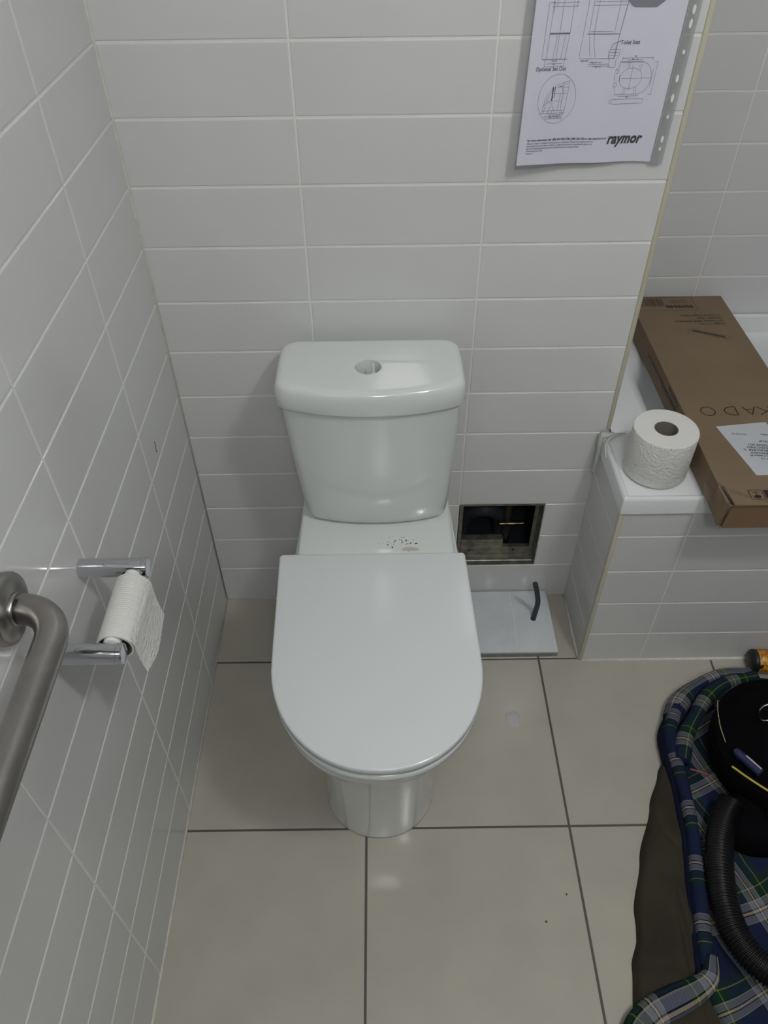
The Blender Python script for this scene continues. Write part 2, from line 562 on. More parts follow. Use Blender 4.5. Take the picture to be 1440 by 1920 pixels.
# torn plastic scrap draped at the bath corner
bm = bmesh.new()
def ribbon(bm, path, widths, nrm, uv=False):
    prev = None
    P = catmull(path, 6)
    n = len(P)
    for i, p in enumerate(P):
        tt = i / (n - 1) * (len(widths) - 1)
        a = int(min(tt, len(widths) - 2)); f = tt - a
        wd = widths[a] * (1 - f) + widths[a + 1] * f
        t = (P[min(i + 1, n - 1)] - P[max(i - 1, 0)]).normalized()
        s = t.cross(Vector(nrm)).normalized() * wd / 2
        jit = 0.0015 * noise.noise(p * 90)
        cur = [bm.verts.new(p - s + Vector((0, 0, jit))), bm.verts.new(p + Vector(nrm) * 0.0015), bm.verts.new(p + s - Vector((0, 0, jit)))]
        if prev:
            for k in range(2):
                bm.faces.new((prev[k], prev[k + 1], cur[k + 1], cur[k]))
        prev = cur
ribbon(bm, [(0.880, -0.012, 0.5285), (0.866, -0.014, 0.5295), (0.852, -0.016, 0.530), (0.8480, -0.020, 0.515), (0.8475, -0.026, 0.495), (0.846, -0.030, 0.470), (0.844, -0.033, 0.440)],
       [0.010, 0.016, 0.018, 0.016, 0.013, 0.010, 0.006], (-0.7, -0.2, 0.6))
ribbon(bm, [(0.900, -0.010, 0.528), (0.880, -0.016, 0.530), (0.862, -0.030, 0.5295), (0.8515, -0.05, 0.527), (0.851, -0.072, 0.512)],
       [0.003, 0.008, 0.010, 0.007, 0.002], (-0.5, -0.2, 0.8))
o = mk('plastic_scrap', bm, M['scrap'], None, True, 'torn milky plastic scrap hanging over the back left corner of the bath rim', 'plastic scrap', (0.85, -0.02, 0.44))
md = o.modifiers.new('thickness', 'SOLIDIFY'); md.thickness = 0.0005

# ------------------------------------------------------------------ toilet
def dring(w, wb, yc, yf, yb, z, cx=0.387, sk=0.0, d=0.0, n=36, e=2.1, rc=0.006):
    """D shaped plan ring, back straight at yb; d insets it"""
    w -= d; wb -= d; yf += d; yb -= d
    pts = []
    C = lambda y: cx + sk * (-0.5 - y)
    m = 8
    for k in range(m + 1):
        y = yb + (yc - yb) * k / m
        ww = wb + (w - wb) * sin(pi / 2 * k / m)
        if k == 0:
            pts.append((C(y) - ww + rc, y, z))
            pts.append((C(y) - ww + rc * .3, y - rc * .3, z))
            y -= rc
        pts.append((C(y) - ww, y, z))
    for k in range(1, n):
        a = pi + pi * k / n
        x = w * math.copysign(abs(cos(a)) ** (2 / e), cos(a)); yy = yc + (yc - yf) * -abs(sin(a)) ** (2 / e)
        pts.append((C(yy) + x, yy, z))
    for k in range(m, -1, -1):
        y = yb + (yc - yb) * k / m
        ww = wb + (w - wb) * sin(pi / 2 * k / m)
        if k == 0:
            pts.append((C(y) + ww, y - rc, z))
            pts.append((C(y) + ww - rc * .3, y - rc * .3, z))
            pts.append((C(y) + ww - rc, y, z))
        else:
            pts.append((C(y) + ww, y, z))
    return pts

def build_toilet():
    t = thing('toilet', 'white close-coupled toilet with closed lid against the tiled wall', 'toilet', (0.386, -0.33, 0.0))
    # pan: bowl and pedestal in one, with the raised shelf behind the seat
    bm = bmesh.new()
    prof = [  # z, w, wb, yc, yf, yb, exponent
        (0.000, .1125, .105, -.490, -.6130, -.05, 2.15), (0.006, .112, .105, -.490, -.6125, -.05, 2.15), (0.05, .108, .102, -.493, -.6110, -.05, 2.3),
        (0.12, .104, .100, -.496, -.6120, -.05, 2.6), (0.20, .105, .100, -.497, -.6170, -.05, 2.8), (0.26, .110, .102, -.497, -.6250, -.05, 2.7),
        (0.295, .117, .106, -.497, -.6330, -.045, 2.5), (0.308, .129, .114, -.497, -.6460, -.04, 2.35), (0.322, .144, .126, -.498, -.6610, -.03, 2.2), (0.345, .156, .136, -.499, -.6710, -.025, 2.1),
        (0.362, .166, .144, -.5, -.6810, -.022, 2.1), (0.380, .1705, .149, -.5, -.6860, -.02, 2.1), (0.393, .1705, .150, -.5, -.6860, -.02, 2.1),
        (0.399, .1680, .149, -.5, -.6835, -.021, 2.1), (0.4015, .1630, .146, -.5, -.6780, -.025, 2.1)]
    loft(bm, [dring(w_, wb_, yc_, yf_, yb_, z_, e=e_, rc=0.01) for z_, w_, wb_, yc_, yf_, yb_, e_ in prof])
    # shelf under the cistern
    def sh(z, d, front):
        P = fillet([(0.386 - .149 + d, -.020 - d, .012), (0.386 - .1535 + d, front + d, .016), (0.386 + .1535 - d, front + d, .016), (0.386 + .149 - d, -.020 - d, .012)], 5)
        return [(x, y, z) for x, y in P]
    loft(bm, [sh(.375, 0, -.262), sh(.418, 0, -.262), sh(.4245, .0012, -.262), sh(.4285, .0045, -.262), sh(.4295, .009, -.262), sh(.4297, .03, -.262)])
    mk('pan', bm, M['ceramic'], t, True)
    # seat ring (closed)
    bm = bmesh.new()
    A = dict(w=.1765, wb=.1765, yc=-.50, yf=-.6975, yb=-.2560, cx=0.3868, sk=0.030)
    def R(z, d):
        return dring(A['w'], A['wb'], A['yc'], A['yf'], A['yb'], z, A['cx'], A['sk'], d)
    loft(bm, [R(.4025, .006), R(.4035, .0030), R(.4055, .0012), R(.4160, .0012), R(.4190, .0030), R(.4198, .0080)])
    mk('seat', bm, M['seat'], t, True)
    bm = bmesh.new()
    loft(bm, [R(.4236, .0070), R(.4240, .0030), R(.4258, .0008), R(.4385, .0), R(.4408, .0007), R(.4420, .0022), R(.4425, .005), R(.4433, .05), R(.4437, .10)])
    mk('lid', bm, M['seat'], t, True)
    # cistern body
    def cr(z, hw, ye, ym, d=0.0, r=.028, cx=.382, yb=-.022, rb=.006):
        hw -= d; ye += d; ym += d
        pts = [(cx - hw * (.985 if rb > .01 else 1), yb - d * .3, rb), (cx - hw, (yb + ye) / 2, 0), (cx - hw, ye, r)]
        K = 9
        for k in range(1, K):
            u = -1 + 2 * k / K
            pts.append((cx + hw * u, ye + (ym - ye) * (1 - abs(u) ** 2.2) + (0), 0))
        pts += [(cx + hw, ye, r), (cx + hw, (yb + ye) / 2, 0), (cx + hw * (.985 if rb > .01 else 1), yb - d * .3, rb)]
        return [(x, y, z) for x, y in fillet(pts, 6)]
    bm = bmesh.new()
    levels = [(.4300, .1240, -.138, -.158, .0), (.4325, .1300, -.146, -.166, 0), (.440, .1370, -.150, -.172, 0), (.452, .1400, -.152, -.1755, 0), (.49, .1440, -.1545, -.178, 0),
              (.55, .1490, -.157, -.182, 0), (.62, .1535, -.160, -.186, 0), (.68, .1565, -.1625, -.1895, 0), (.7205, .1580, -.164, -.192, 0)]
    loft(bm, [cr(z_, hw_, ye_, ym_, d_, cx=.3885 - .0065 * (z_ - .43) / .29) for z_, hw_, ye_, ym_, d_ in levels], True, False)
    cis = mk('cistern', bm, M['ceramic'], t, True)
    # cistern lid with the open button hole
    bm = bmesh.new()
    lv = [(.7205, .004), (.7212, .0012), (.7245, .0), (.746, .0008), (.7555, .0022), (.7612, .0048), (.7644, .0085), (.7658, .013), (.7660, .018)]
    rings = loft(bm, [cr(z_, .1665, -.168, -.2005, d_, r=.032, cx=.3815, yb=-.018 - d_ * .6, rb=.030) for z_, d_ in lv], False, False)
    hc = (.3785, -.1135); hr = .0225; n = 40
    prof_h = [(hr + .0022, .7660), (hr + .0006, .7655), (hr, .7640), (hr, .735)]
    hrs = [[bm.verts.new((hc[0] + r_ * cos(2 * pi * k / n), hc[1] + r_ * sin(2 * pi * k / n), z_)) for k in range(n)] for r_, z_ in prof_h]
    for i in range(3):
        for k in range(n):
            l = (k + 1) % n
            bm.faces.new((hrs[i][k], hrs[i][l], hrs[i + 1][l], hrs[i + 1][k]))
    es = []
    for ring in (rings[-1], hrs[0]):
        for j in range(len(ring)):
            es.append(bm.edges.get((ring[j], ring[(j + 1) % len(ring)])))
    bmesh.ops.triangle_fill(bm, edges=es, use_beauty=True)
    cl = mk('cistern_lid', bm, M['ceramic'], t, True, angle=30, flat=True)
    # flush valve seen in the hole
    bm = bmesh.new()
    lathe(bm, [(0, .7302), (.0165, .7302), (.0180, .7295), (.0180, .7100), (0, .7100)], (hc[0] + .0030, hc[1] - .0035, 0), n=32)
    fv = mk('flush_valve', bm, M['grey_plastic'], t, True, 'grey flush valve top inside the button hole', angle=40)
    bm = bmesh.new()
    lathe(bm, [(0, .7715), (.0016, .7715), (.0022, .7700), (.0024, .752), (.0038, .7515), (.0042, .749), (.0042, .7303), (0, .7303)], (hc[0] + .0085, hc[1] + .002, 0), n=20)
    mk('push_rod', bm, M['white_plastic'], fv, True, 'white plastic push rod', angle=40)
    bm = bmesh.new()
    box(bm, hc[0] - .0150, hc[0] - .0090, hc[1] - .006, hc[1] + .001, .7303, .742, .001)
    mk('clip', bm, M['white_plastic'], fv, True, 'white plastic clip', angle=40)
    # builder's grime on the shelf behind the seat
    bm = bmesh.new()
    random.seed(4)
    for k in range(26):
        x = random.gauss(.432, .020); y = random.gauss(-.214, .008); r = random.uniform(.0006, .002)
        x = min(max(x, .33), .50); y = min(max(y, -.243), -.19)
        lathe(bm, [(0, .4299 + r * .5), (r * .7, .4299 + r * .35), (r, .4297)], (x, y, 0), n=6)
    g = mk('grime', bm, M['dirt'], t, True, 'dark specks of grit')
    bm = bmesh.new()
    pts = [(.452 + .017 * cos(a) * (1 + .45 * noise.noise(Vector((cos(a) * 3, sin(a) * 3, 1)))), -.236 + .0055 * sin(a) * (1 + .6 * noise.noise(Vector((cos(a) * 4, sin(a) * 4, 5))))) for a in [2 * pi * k / 40 for k in range(40)]]
    bm.faces.new([bm.verts.new((x, y, .4301)) for x, y in pts])
    mk('dust', bm, M['dust'], t, False, 'dried patch of pale brown plaster dust')
build_toilet()

# ------------------------------------------------------------------ access opening in the back wall
def build_access():
    a, b, c, d = hole
    t = thing('access_opening', 'square service opening in the back wall, metal framed with pipes in dark cavity', 'access hatch', ((a + b) / 2, 0.0, c))
    # cavity
    bm = bmesh.new()
    x0, x1, z0, z1, y0, y1 = a - .07, b + .07, c - .06, d + .10, .0315, .20
    P = [(x0, z0), (x1, z0), (x1, z1), (x0, z1)]
    f_ = [bm.verts.new((x, y0, z)) for x, z in P]; k_ = [bm.verts.new((x, y1, z)) for x, z in P]
    for i in range(4):
        j = (i + 1) % 4
        bm.faces.new((f_[i], f_[j], k_[j], k_[i]))
    bm.faces.new(k_)
    mk('cavity', bm, M['cavity'], t, False)
    # metal frame lining the opening: angle profile with a back lip
    def ring(m, y):
        return [(a + m, y, c + m), (b - m, y, c + m), (b - m, y, d - m), (a + m, y, d - m)]
    bm = bmesh.new()
    rs = [ring(.0005, .0315), ring(.0005, -.0006), ring(.0030, -.0008), ring(.0032, .010), ring(.0045, .012), ring(.0045, .030), ring(.013, .0305), ring(.013, .0325)]
    loft(bm, rs, False, False)
    fr = mk('frame', bm, M['dull_steel'], t, False)
    # bracket along the bottom lip
    bm = bmesh.new()
    box(bm, a + .014, b - .012, .031, .045, c + .012, c + .028, .0008)
    box(bm, a + .014, a + .118, .040, .062, c + .026, c + .044, .002)
    mk('bracket', bm, M['dull_steel'], t, False)
    for sx in (a + .035, b - .05):
        bm = bmesh.new()
        lathe(bm, [(0, .0), (.0025, 0), (.0025, .002), (0, .003)], (sx, .031, c + .020), Vector((0, -1, 0)), 12)
        mk('screw', bm, M['black'], t, True)
    bm = bmesh.new()
    tube(bm, catmull([(.715, .13, c - .05), (.715, .13, c + .1), (.717, .13, d + .09)], 5), .011, 20)
    mk('vertical_pipe', bm, M['pipe'], t, True)
    bm = bmesh.new()
    lathe(bm, [(0, -.030), (.0055, -.030), (.0055, -.016), (.0035, -.014), (.0035, -.010), (.0065, -.009), (.0065, .009), (.0035, .010), (.0035, .018), (.005, .019), (.005, .030), (0, .030)], (.722, .108, .150), Vector((1, 0, .02)), 20)
    mk('valve', bm, M['brass'], t, True, angle=40)
    bm = bmesh.new()
    tube(bm, catmull([(.60, .16, c - .05), (.615, .15, c + .03), (.665, .135, c + .06), (.70, .15, c + .02), (.71, .16, c - .05)], 8), .022, 20)
    mk('drain_pipe', bm, M['pvc'], t, True)
    bm = bmesh.new()
    pts = [(a + .005, d + .01), (a + .005, d - .030), (a + .022, d - .026), (a + .036, d - .022), (a + .050, d - .012), (a + .062, d - .004), (a + .064, d + .01)]
    f = bm.faces.new([bm.verts.new((x, .036, z)) for x, z in pts])
    r = bmesh.ops.extrude_face_region(bm, geom=[f])
    for v in r['geom']:
        if isinstance(v, bmesh.types.BMVert):
            v.co.y += .010
    mk('plasterboard_piece', bm, M['plaster'], t, False)
build_access()

# loose tiled access panel on the floor
t = thing('tiled_hatch_cover', 'loose grey-white tiled access panel lying flat on the floor beside the toilet', 'access panel', (0.708, -0.095, 0.0))
bm = bmesh.new(); box(bm, .6085, .8085, -.1885, -.0040, .0002, .0135, .0006)
mk('backing_board', bm, M['panel_edge'], t, False)
xj = .7175
for (p, q) in ((.6085, xj - .0009), (xj + .0009, .8085)):
    bm = bmesh.new(); box(bm, p, q, -.1890, -.0036, .0136, .0200, .0012)
    mk('tile', bm, M['panel_tile'], t, True, angle=30)
bm = bmesh.new(); box(bm, xj - .0014, xj + .0014, -.188, -.0045, .0136, .0191)
mk('grout_line', bm, M['grout'], t, False)
bm = bmesh.new(); lathe(bm, [(0, .0203), (.0062, .0203), (.0068, .0200)], (.7640, -.0915, 0), n=24)
mk('cord_hole', bm, M['black'], t, True)
bm = bmesh.new()
pth = catmull([(.7640, -.0915, .0206), (.7670, -.0880, .045), (.7690, -.0850, .075), (.7630, -.0850, .108), (.7530, -.0880, .147)], 8)
tube(bm, pth, .0062, 16)
mk('rubber_tube', bm, M['slate'], None, True, 'short dark slate rubber tube standing up out of the loose tiled panel', 'tube', (.7640, -.0915, .0206), angle=50)

# ------------------------------------------------------------------ toilet roll on the bath rim
def roll(t, c, r, rc, h, zax=Vector((0, 0, 1))):
    bm = bmesh.new()
    lathe(bm, [(rc + .0016, .002), (r - .003, 0.0), (r - .0008, .0010), (r, .003), (r, h - .002), (r - .0005, h - .0006), (r - .002, h)], c, zax, 72)
    mk('paper', bm, M['tissue'], t, True)
    bm = bmesh.new()
    lathe(bm, [(r - .002, h), (r * .7, h - .0006), (rc + .0016, h - .001)], c, zax, 72)
    mk('end_face', bm, M['tissue_end'], t, True)
    bm = bmesh.new()
    lathe(bm, [(rc + .0016, 0.0), (rc + .0016, h - .001), (rc, h - .001), (rc, 0.0), (rc + .0016, 0.0)], c, zax, 48)
    mk('core', bm, M['cardtube'], t, True, 'grey-brown cardboard core', angle=40)
t = thing('toilet_roll', 'full white embossed toilet roll standing upright on the corner of the bath rim', 'toilet roll', (.9310, -.1205, .5268))
roll(t, (.9310, -.1205, .5268), .0600, .0205, .1000)

# ------------------------------------------------------------------ carton
def build_carton():
    x0, x1, y0, y1, z0, z1 = 1.0032, 1.228, -.286, .446, .5285, .586
    t = thing('cardboard_box', 'long brown cardboard carton lying across the bath, printed side up', 'box', ((x0 + x1) / 2, .09, z0))
    bm = bmesh.new()
    # body: five closed sides, near end recessed behind its flaps
    box(bm, x0, x1, y0 + .006, y1, z0, z1, .0012, 2)
    mk('body', bm, M['kraft'], t, False)
    # top flap over the near end, with a lifted torn corner
    bm = bmesh.new()
    vs = [(x0 + .007, y0 + .048, z1 + .0002), (x1, y0 + .048, z1 + .0002), (x1, y0 - .003, z1 - .001), (x0 + .010, y0 - .004, z1 + .0012)]
    a = [bm.verts.new(v) for v in vs]; b = [bm.verts.new((v[0], v[1], v[2] + .0026)) for v in vs]
    bm.faces.new(a); bm.faces.new(b)
    for i in range(4):
        bm.faces.new((a[i], a[(i + 1) % 4], b[(i + 1) % 4], b[i]))
    mk('top_flap', bm, M['kraft'], t, False)
    # dark slit where the flap has come away from the side
    bm = bmesh.new()
    vs = [(x0 + .0020, y0 + .050), (x0 + .0062, y0 + .046), (x0 + .0095, y0 + .001), (x0 + .0050, y0 + .004)]
    bm.faces.new([bm.verts.new((x, y, z1 + .0004)) for x, y in vs])
    mk('slit', bm, M['cavity'], t, False)
    # side flap folded, triangular fold towards the lower corner
    bm = bmesh.new()
    vs = [(x0 - .0022, y0 + .050, z1 + .0003), (x0 - .0026, y0 + .070, z0 + .020), (x0 - .0026, y0 + .006, z0 - .001), (x0 + .0040, y0 - .001, z1 - .002)]
    a = [bm.verts.new(v) for v in vs]; b = [bm.verts.new((v[0] + .0022, v[1] + .001, v[2])) for v in vs]
    bm.faces.new(a); bm.faces.new(b)
    for i in range(4):
        bm.faces.new((a[i], a[(i + 1) % 4], b[(i + 1) % 4], b[i]))
    mk('side_flap', bm, M['kraft'], t, False)
    # recessed end panel and crease
    bm = bmesh.new()
    box(bm, x0 + .006, x1 - .001, y0 + .0005, y0 + .0055, z0 - .001, z1 - .0025, .0008)
    mk('end_panel', bm, M['kraft_in'], t, False)
    bm = bmesh.new()
    strokes(bm, [[(x0 + .001, z0 + .0005), (x0 + .0045, z0 + .020), (x0 + .0085, z1 - .004)]], .0012, lambda u, v: (u, y0 - .0002, v))
    mk('tear', bm, M['cavity'], t, False)
    # tape
    bm = bmesh.new()
    P = [[(x0 + .075, y0 + .004, z1 + .0034), (x0 + .075, y0 - .004, z1 + .001)], [(x0 + .045, y0 + .020, z1 + .0034), (x0 + .045, y0 - .005, z1 + .0022)],
         [(x0 + .012, y0 + .040, z1 + .0034), (x0 + .014, y0 - .006, z1 + .0024)], [(x0 + .0005, y0 + .060, z1 + .0014), (x0 + .0005, y0 + .050, z1 + .0016)],
         [(x0 - .0034, y0 + .100, z1 - .006), (x0 - .0034, y0 + .048, z1 - .004)], [(x0 - .0044, y0 + .093, z0 + .026), (x0 - .0050, y0 + .050, z0 + .018)], [(x0 - .0052, y0 + .075, z0 + .006), (x0 - .0075, y0 + .062, z0 + .000)]]
    prev = None
    for r_ in P:
        cur = [bm.verts.new(q) for q in r_]
        if prev:
            bm.faces.new((prev[0], prev[1], cur[1], cur[0]))
        prev = cur
    mk('tape', bm, M['tape'], t, True, 'clear packing tape over the near corner')
    # printing, upside down for the viewer: u runs to -x, v runs to -y
    top = lambda u, v: (-u, -v, z1 + .0004)
    top2 = lambda u, v: (-u, -v, z1 + .0034)
    bm = bmesh.new()
    def L(cx, lines):
        return [[(-cx + (p[0]) * .0225, .003 + p[1] * .027) for p in ln] for ln in lines]
    ln = []
    ln += L(1.176, [[(0, 0), (0, 1)], [(1.0, 1), (0, .42)], [(.30, .6), (1.05, 0)]])
    ln += L(1.148, [[(-.05, 0), (.5, 1), (1.05, 0)], [(.13, .33), (.87, .33)]])
    dd = [(0, 0), (0, 1), (.3, 1)] + [(.3 + .75 * sin(a), .5 + .5 * cos(a)) for a in [pi * k / 14 for k in range(1, 14)]] + [(.3, 0), (0, 0)]
    ln += L(1.109, [dd])
    ln += L(1.066, [[(.62 + .62 * cos(2 * pi * k / 36), .5 + .52 * sin(2 * pi * k / 36)) for k in range(37)]])
    strokes(bm, ln, .0024, top)
    mk('brand_lettering', bm, M['kraft_ink'], t, False)
    bm = bmesh.new()
    text_into(bm, '9509648', .0185, top, -1.146, -.402, bold=.03, sx=1.0)
    mk('stock_number', bm, M['kraft_ink'], t, False)
    bm = bmesh.new()
    y = -.402
    text_into(bm, 'KADO LUSSI', .007, top, -1.146, -.4165, sx=1.2)
    text_into(bm, 'ARMREST', .0075, top, -1.136, -.4245, sx=1.2)
    for i, s in enumerate(['Country of Origin: Taiwan', 'Quantity: 1 Each', 'Part Number: MOR 9509648/22', 'Weight: 1.15 KG']):
        text_into(bm, s, .0105, top, -1.196 + .0, -.3565 + i * .0125 + .0, sx=.82, bold=.01)
    # barcode
    random.seed(9)
    ux = -1.077
    strokes(bm, [[(-1.153, -.379), (-1.02, -.379)], [(-1.153, -.440), (-1.02, -.440)], [(-1.153, -.440), (-1.153, -.379)]], .0008, top)
    while ux < -1.025:
        wd = random.choice([.0008, .0008, .0014, .0022])
        strokes(bm, [[(ux, -.433), (ux, -.398)]], wd, top, sub=.1)
        ux += wd + random.choice([.0009, .0014, .002])
    # outline drawing of the shelf inside
    strokes(bm, [[(-1.099, -.288), (-1.115, -.296), (-1.193, -.259), (-1.177, -.249), (-1.099, -.288)]], .0009, top)
    strokes(bm, [[(-1.112, -.2885), (-1.178, -.2575)]], .006, top)
    mk('printing', bm, M['kraft_ink2'], t, False)
    # end icons
    bm = bmesh.new()
    y = .2765
    strokes(bm, [[(-1.048, .252), (-1.072, .252), (-1.072, .276), (-1.048, .276), (-1.048, .252)]], .0011, top2)
    strokes(bm, [[(-1.060, .257), (-1.060, .266)], [(-1.065, .257), (-1.055, .257)]], .0014, top2)
    strokes(bm, [ell(-1.060, .269, .005, .002, 16)], .004, top2, sub=.1)
    strokes(bm, [[(-1.075, .264), (-1.200, .264)]], .024, top2, sub=.2)
    mk('handling_symbols', bm, M['kraft_ink'], t, False)
    # side wording, upside down
    side = lambda u, v: (x0 - .0004, u, .566 - v)
    bm = bmesh.new()
    text_into(bm, 'Adjustable Bath Piece Armrest Cork', .0165, side, .232, .0, bold=.015, sx=.93, align='RIGHT')
    text_into(bm, 'Product Code', .0125, side, .080, -.0150, bold=.01, sx=.95, align='RIGHT')
    mk('side_lettering', bm, M['kraft_ink'], t, False)
    # address label
    bm = bmesh.new()
    vs = [(1.052, -.066), (1.153, -.054), (1.185, -.205), (1.080, -.2105)]
    bm.faces.new([bm.verts.new((x, yy, z1 + .0006)) for x, yy in vs])
    lb = mk('address_label', bm, M['label'], t, False, 'white printed address label')
    rt = Matrix.Rotation(radians(-6), 2)
    def lab(u, v):
        q = rt @ Vector((u, v))
        return (1.165 - q.x, -.075 - q.y, z1 + .0009)
    bm = bmesh.new()
    for s, u, v, sz in [('Taiwan Building', .002, .020, .0055), ('Reece Pty Ltd', .060, .022, .0055), ('PICKUP', .018, .040, .008), ('ORDER 4021', .028, .052, .0075), ('KADO SHELF', .030, .060, .0075), ('N  MELBOURNE  St', .020, .068, .0075), ('C MERCHANT', .024, .076, .0075),
                        ('Bathroom Centre PL', .012, .084, .0075), ('CARTON 1 / 2', .008, .092, .0075), ('Total Mass', -.002, .118, .006)]:
        text_into(bm, s, sz, lab, u, v, bold=.015, sx=.9)
    mk('label_text', bm, M['ink'], lb, False)
build_carton()

# ------------------------------------------------------------------ sheet in a plastic sleeve on the wall
def build_sheet():
    X0, Z0, W, HH = .6125, 1.0705, .2145, .297
    t = thing('instruction_sheet', 'white printed toilet specification sheet in clear punched sleeve hung on the back wall', 'poster', (X0 + W / 2, 0, Z0))
    def S_(u, v, d=0.0):
        k = max(0.0, 1 - u / W)
        y = -(.0055 + .021 * k ** 1.7 * (1 - .25 * v / HH) + .0012 * sin(u * 60) * (1 - v / HH))
        return Vector((X0 + u + .0055 * (v / HH) + .0015 * k, y - d, Z0 + v - .004 * (u / W) + .0003 * sin(u * 45)))
    def grid(u0, u1, v0, v1, d, nu=24, nv=16):
        bm = bmesh.new()
        G = [[bm.verts.new(S_(u0 + (u1 - u0) * i / nu, v0 + (v1 - v0) * j / nv, d)) for j in range(nv + 1)] for i in range(nu + 1)]
        for i in range(nu):
            for j in range(nv):
                bm.faces.new((G[i][j], G[i + 1][j], G[i + 1][j + 1], G[i][j + 1]))
        return bm
    o = mk('page', grid(0, W, 0, HH, 0), M['paper'], t, True)
    md = o.modifiers.new('thickness', 'SOLIDIFY'); md.thickness = .0003; md.offset = -1; md.use_rim = False
    # clear sleeve in front of the page
    mk('sleeve', grid(-.0015, W + .003, -.0035, HH + .004, .0012), M['film'], t, True)
    # punched binding strip
    bm = bmesh.new()
    u0, u1, v0, v1 = W + .001, W + .0185, -.0035, HH + .004
    outer = [bm.verts.new(S_(u, v, .0010)) for u, v in [(u0, v0), (u1, v0), (u1, v1), (u0, v1)]]
    es = [bm.edges.new((outer[i], outer[(i + 1) % 4])) for i in range(4)]
    hv = [.020, .034, .066, .092, .118, .152, .187, .204, .240, .268]
    hs = [(.0018, .0030), (.0020, .0050), (.0018, .0030), (.0022, .0060), (.0022, .0055), (.0018, .003), (.0022, .006), (.0022, .006), (.002, .004), (.002, .004)]
    for v, (rx, ry) in zip(hv, hs):
        c = [bm.verts.new(S_((u0 + u1) / 2 + rx * cos(a), v + ry * sin(a), .0010)) for a in [2 * pi * k / 14 for k in range(14)]]
        es += [bm.edges.new((c[i], c[(i + 1) % 14])) for i in range(14)]
    bmesh.ops.triangle_fill(bm, edges=es, use_beauty=True)
    o = mk('punched_strip', bm, M['strip'], t, False)
    md = o.modifiers.new('thickness', 'SOLIDIFY'); md.thickness = .0004
    for v, (rx, ry) in zip(hv, hs):  # opaque white ovals fill the holes as painted glints of the plastic rims
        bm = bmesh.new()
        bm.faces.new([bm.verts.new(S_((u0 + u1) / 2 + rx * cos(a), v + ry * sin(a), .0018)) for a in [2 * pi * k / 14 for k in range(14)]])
        mk('hole_glint', bm, M['grout'], t, False)
    bm = bmesh.new()
    strokes(bm, [[(W + .0012, -.003), (W + .0012, HH)]], .0016, lambda u, v: S_(u, v, .0016))
    mk('seam', bm, M['grey_plastic'], t, True)
    # printing; coordinates given as x, z on the wall
    mp = lambda x, z: S_(x - X0 - .002 - .0055 * ((z - Z0) / HH), z - Z0, .0006)
    bm = bmesh.new()
    fine = []
    # left drawing: front view of the cistern
    fine += [[(.636, 1.2145), (.673, 1.2145)], [(.643, 1.247), (.672, 1.247)], [(.643, 1.2455), (.672, 1.2455)], [(.645, 1.30), (.643, 1.247), (.642, 1.2145)], [(.673, 1.30), (.672, 1.247), (.669, 1.2145)],
             [(.659, 1.31), (.656, 1.2145)], [(.6355, 1.2145), (.6375, 1.283), (.645, 1.2835)], [(.640, 1.2055), (.669, 1.2055)], [(.640, 1.2045), (.640, 1.2145)], [(.669, 1.2045), (.669, 1.2145)],
             [(.643, 1.209), (.666, 1.209)], [(.642, 1.278), (.680, 1.2785)], [(.642, 1.2825), (.680, 1.283)], [(.649, 1.278), (.649, 1.30)], [(.677, 1.277), (.678, 1.30)], [(.645, 1.272), (.645, 1.284)],
             [(.654, 1.245), (.6515, 1.2145)], [(.666, 1.245), (.6625, 1.215)]]
    # middle drawing: side view
    fine += [[(.690, 1.2145), (.742, 1.2145)], [(.690, 1.2145), (.695, 1.31)], [(.697, 1.245), (.744, 1.245)], [(.702, 1.248), (.734, 1.248)], [(.700, 1.245), (.701, 1.31)], [(.707, 1.245), (.709, 1.31)],
             [(.742, 1.2145), (.744, 1.245), (.750, 1.295), (.7525, 1.31)], [(.736, 1.245), (.739, 1.31)], [(.701, 1.244), (.703, 1.230), (.706, 1.217)], [(.708, 1.245), (.709, 1.232), (.714, 1.216)],
             [(.733, 1.2145), (.733, 1.222), (.737, 1.2325), (.747, 1.2365), (.748, 1.2365)], [(.735, 1.226), (.748, 1.226)], [(.734, 1.222), (.747, 1.222)], [(.741, 1.2145), (.742, 1.232)],
             [(.700, 1.279), (.750, 1.2795)], [(.703, 1.2835), (.752, 1.284)], [(.733, 1.218), (.746, 1.218)], [(.748, 1.2145), (.749, 1.226)],
             [(.705, 1.2075), (.735, 1.2075)], [(.705, 1.2050), (.738, 1.2050)], [(.735, 1.2145), (.735, 1.203), (.745, 1.203), (.745, 1.2145)]]
    # optional set out: circle with a cistern section
    fine += [ell(.6655, 1.1625, .0285, .0330, 60)]
    fine += [[(.6445, 1.143), (.647, 1.160), (.651, 1.170), (.659, 1.1795), (.668, 1.1825), (.682, 1.1865)], [(.647, 1.143), (.6495, 1.160), (.654, 1.169), (.661, 1.177), (.681, 1.183)],
             [(.682, 1.187), (.679, 1.143)], [(.640, 1.1435), (.679, 1.1435)], [(.6445, 1.147), (.677, 1.147)], [(.650, 1.160), (.668, 1.160)], [(.659, 1.170), (.680, 1.170)], [(.668, 1.147), (.670, 1.170)],
             [(.655, 1.147), (.658, 1.157), (.663, 1.147)], [(.666, 1.179), (.681, 1.178)], [(.653, 1.147), (.655, 1.142)], [(.660, 1.147), (.660, 1.142)], [(.673, 1.1435), (.673, 1.186)],
             [(.675, 1.143), (.679, 1.143), (.679, 1.147), (.675, 1.147), (.675, 1.143)], [(.647, 1.139), (.676, 1.139)], [(.651, 1.136), (.676, 1.136)], [(.651, 1.1345), (.651, 1.141)], [(.676, 1.1345), (.676, 1.1435)]]
    fine += [ell(.666, 1.168, .009, .012, 20, -60, 80), ell(.655, 1.150, .010, .008, 16, 60, 170)]
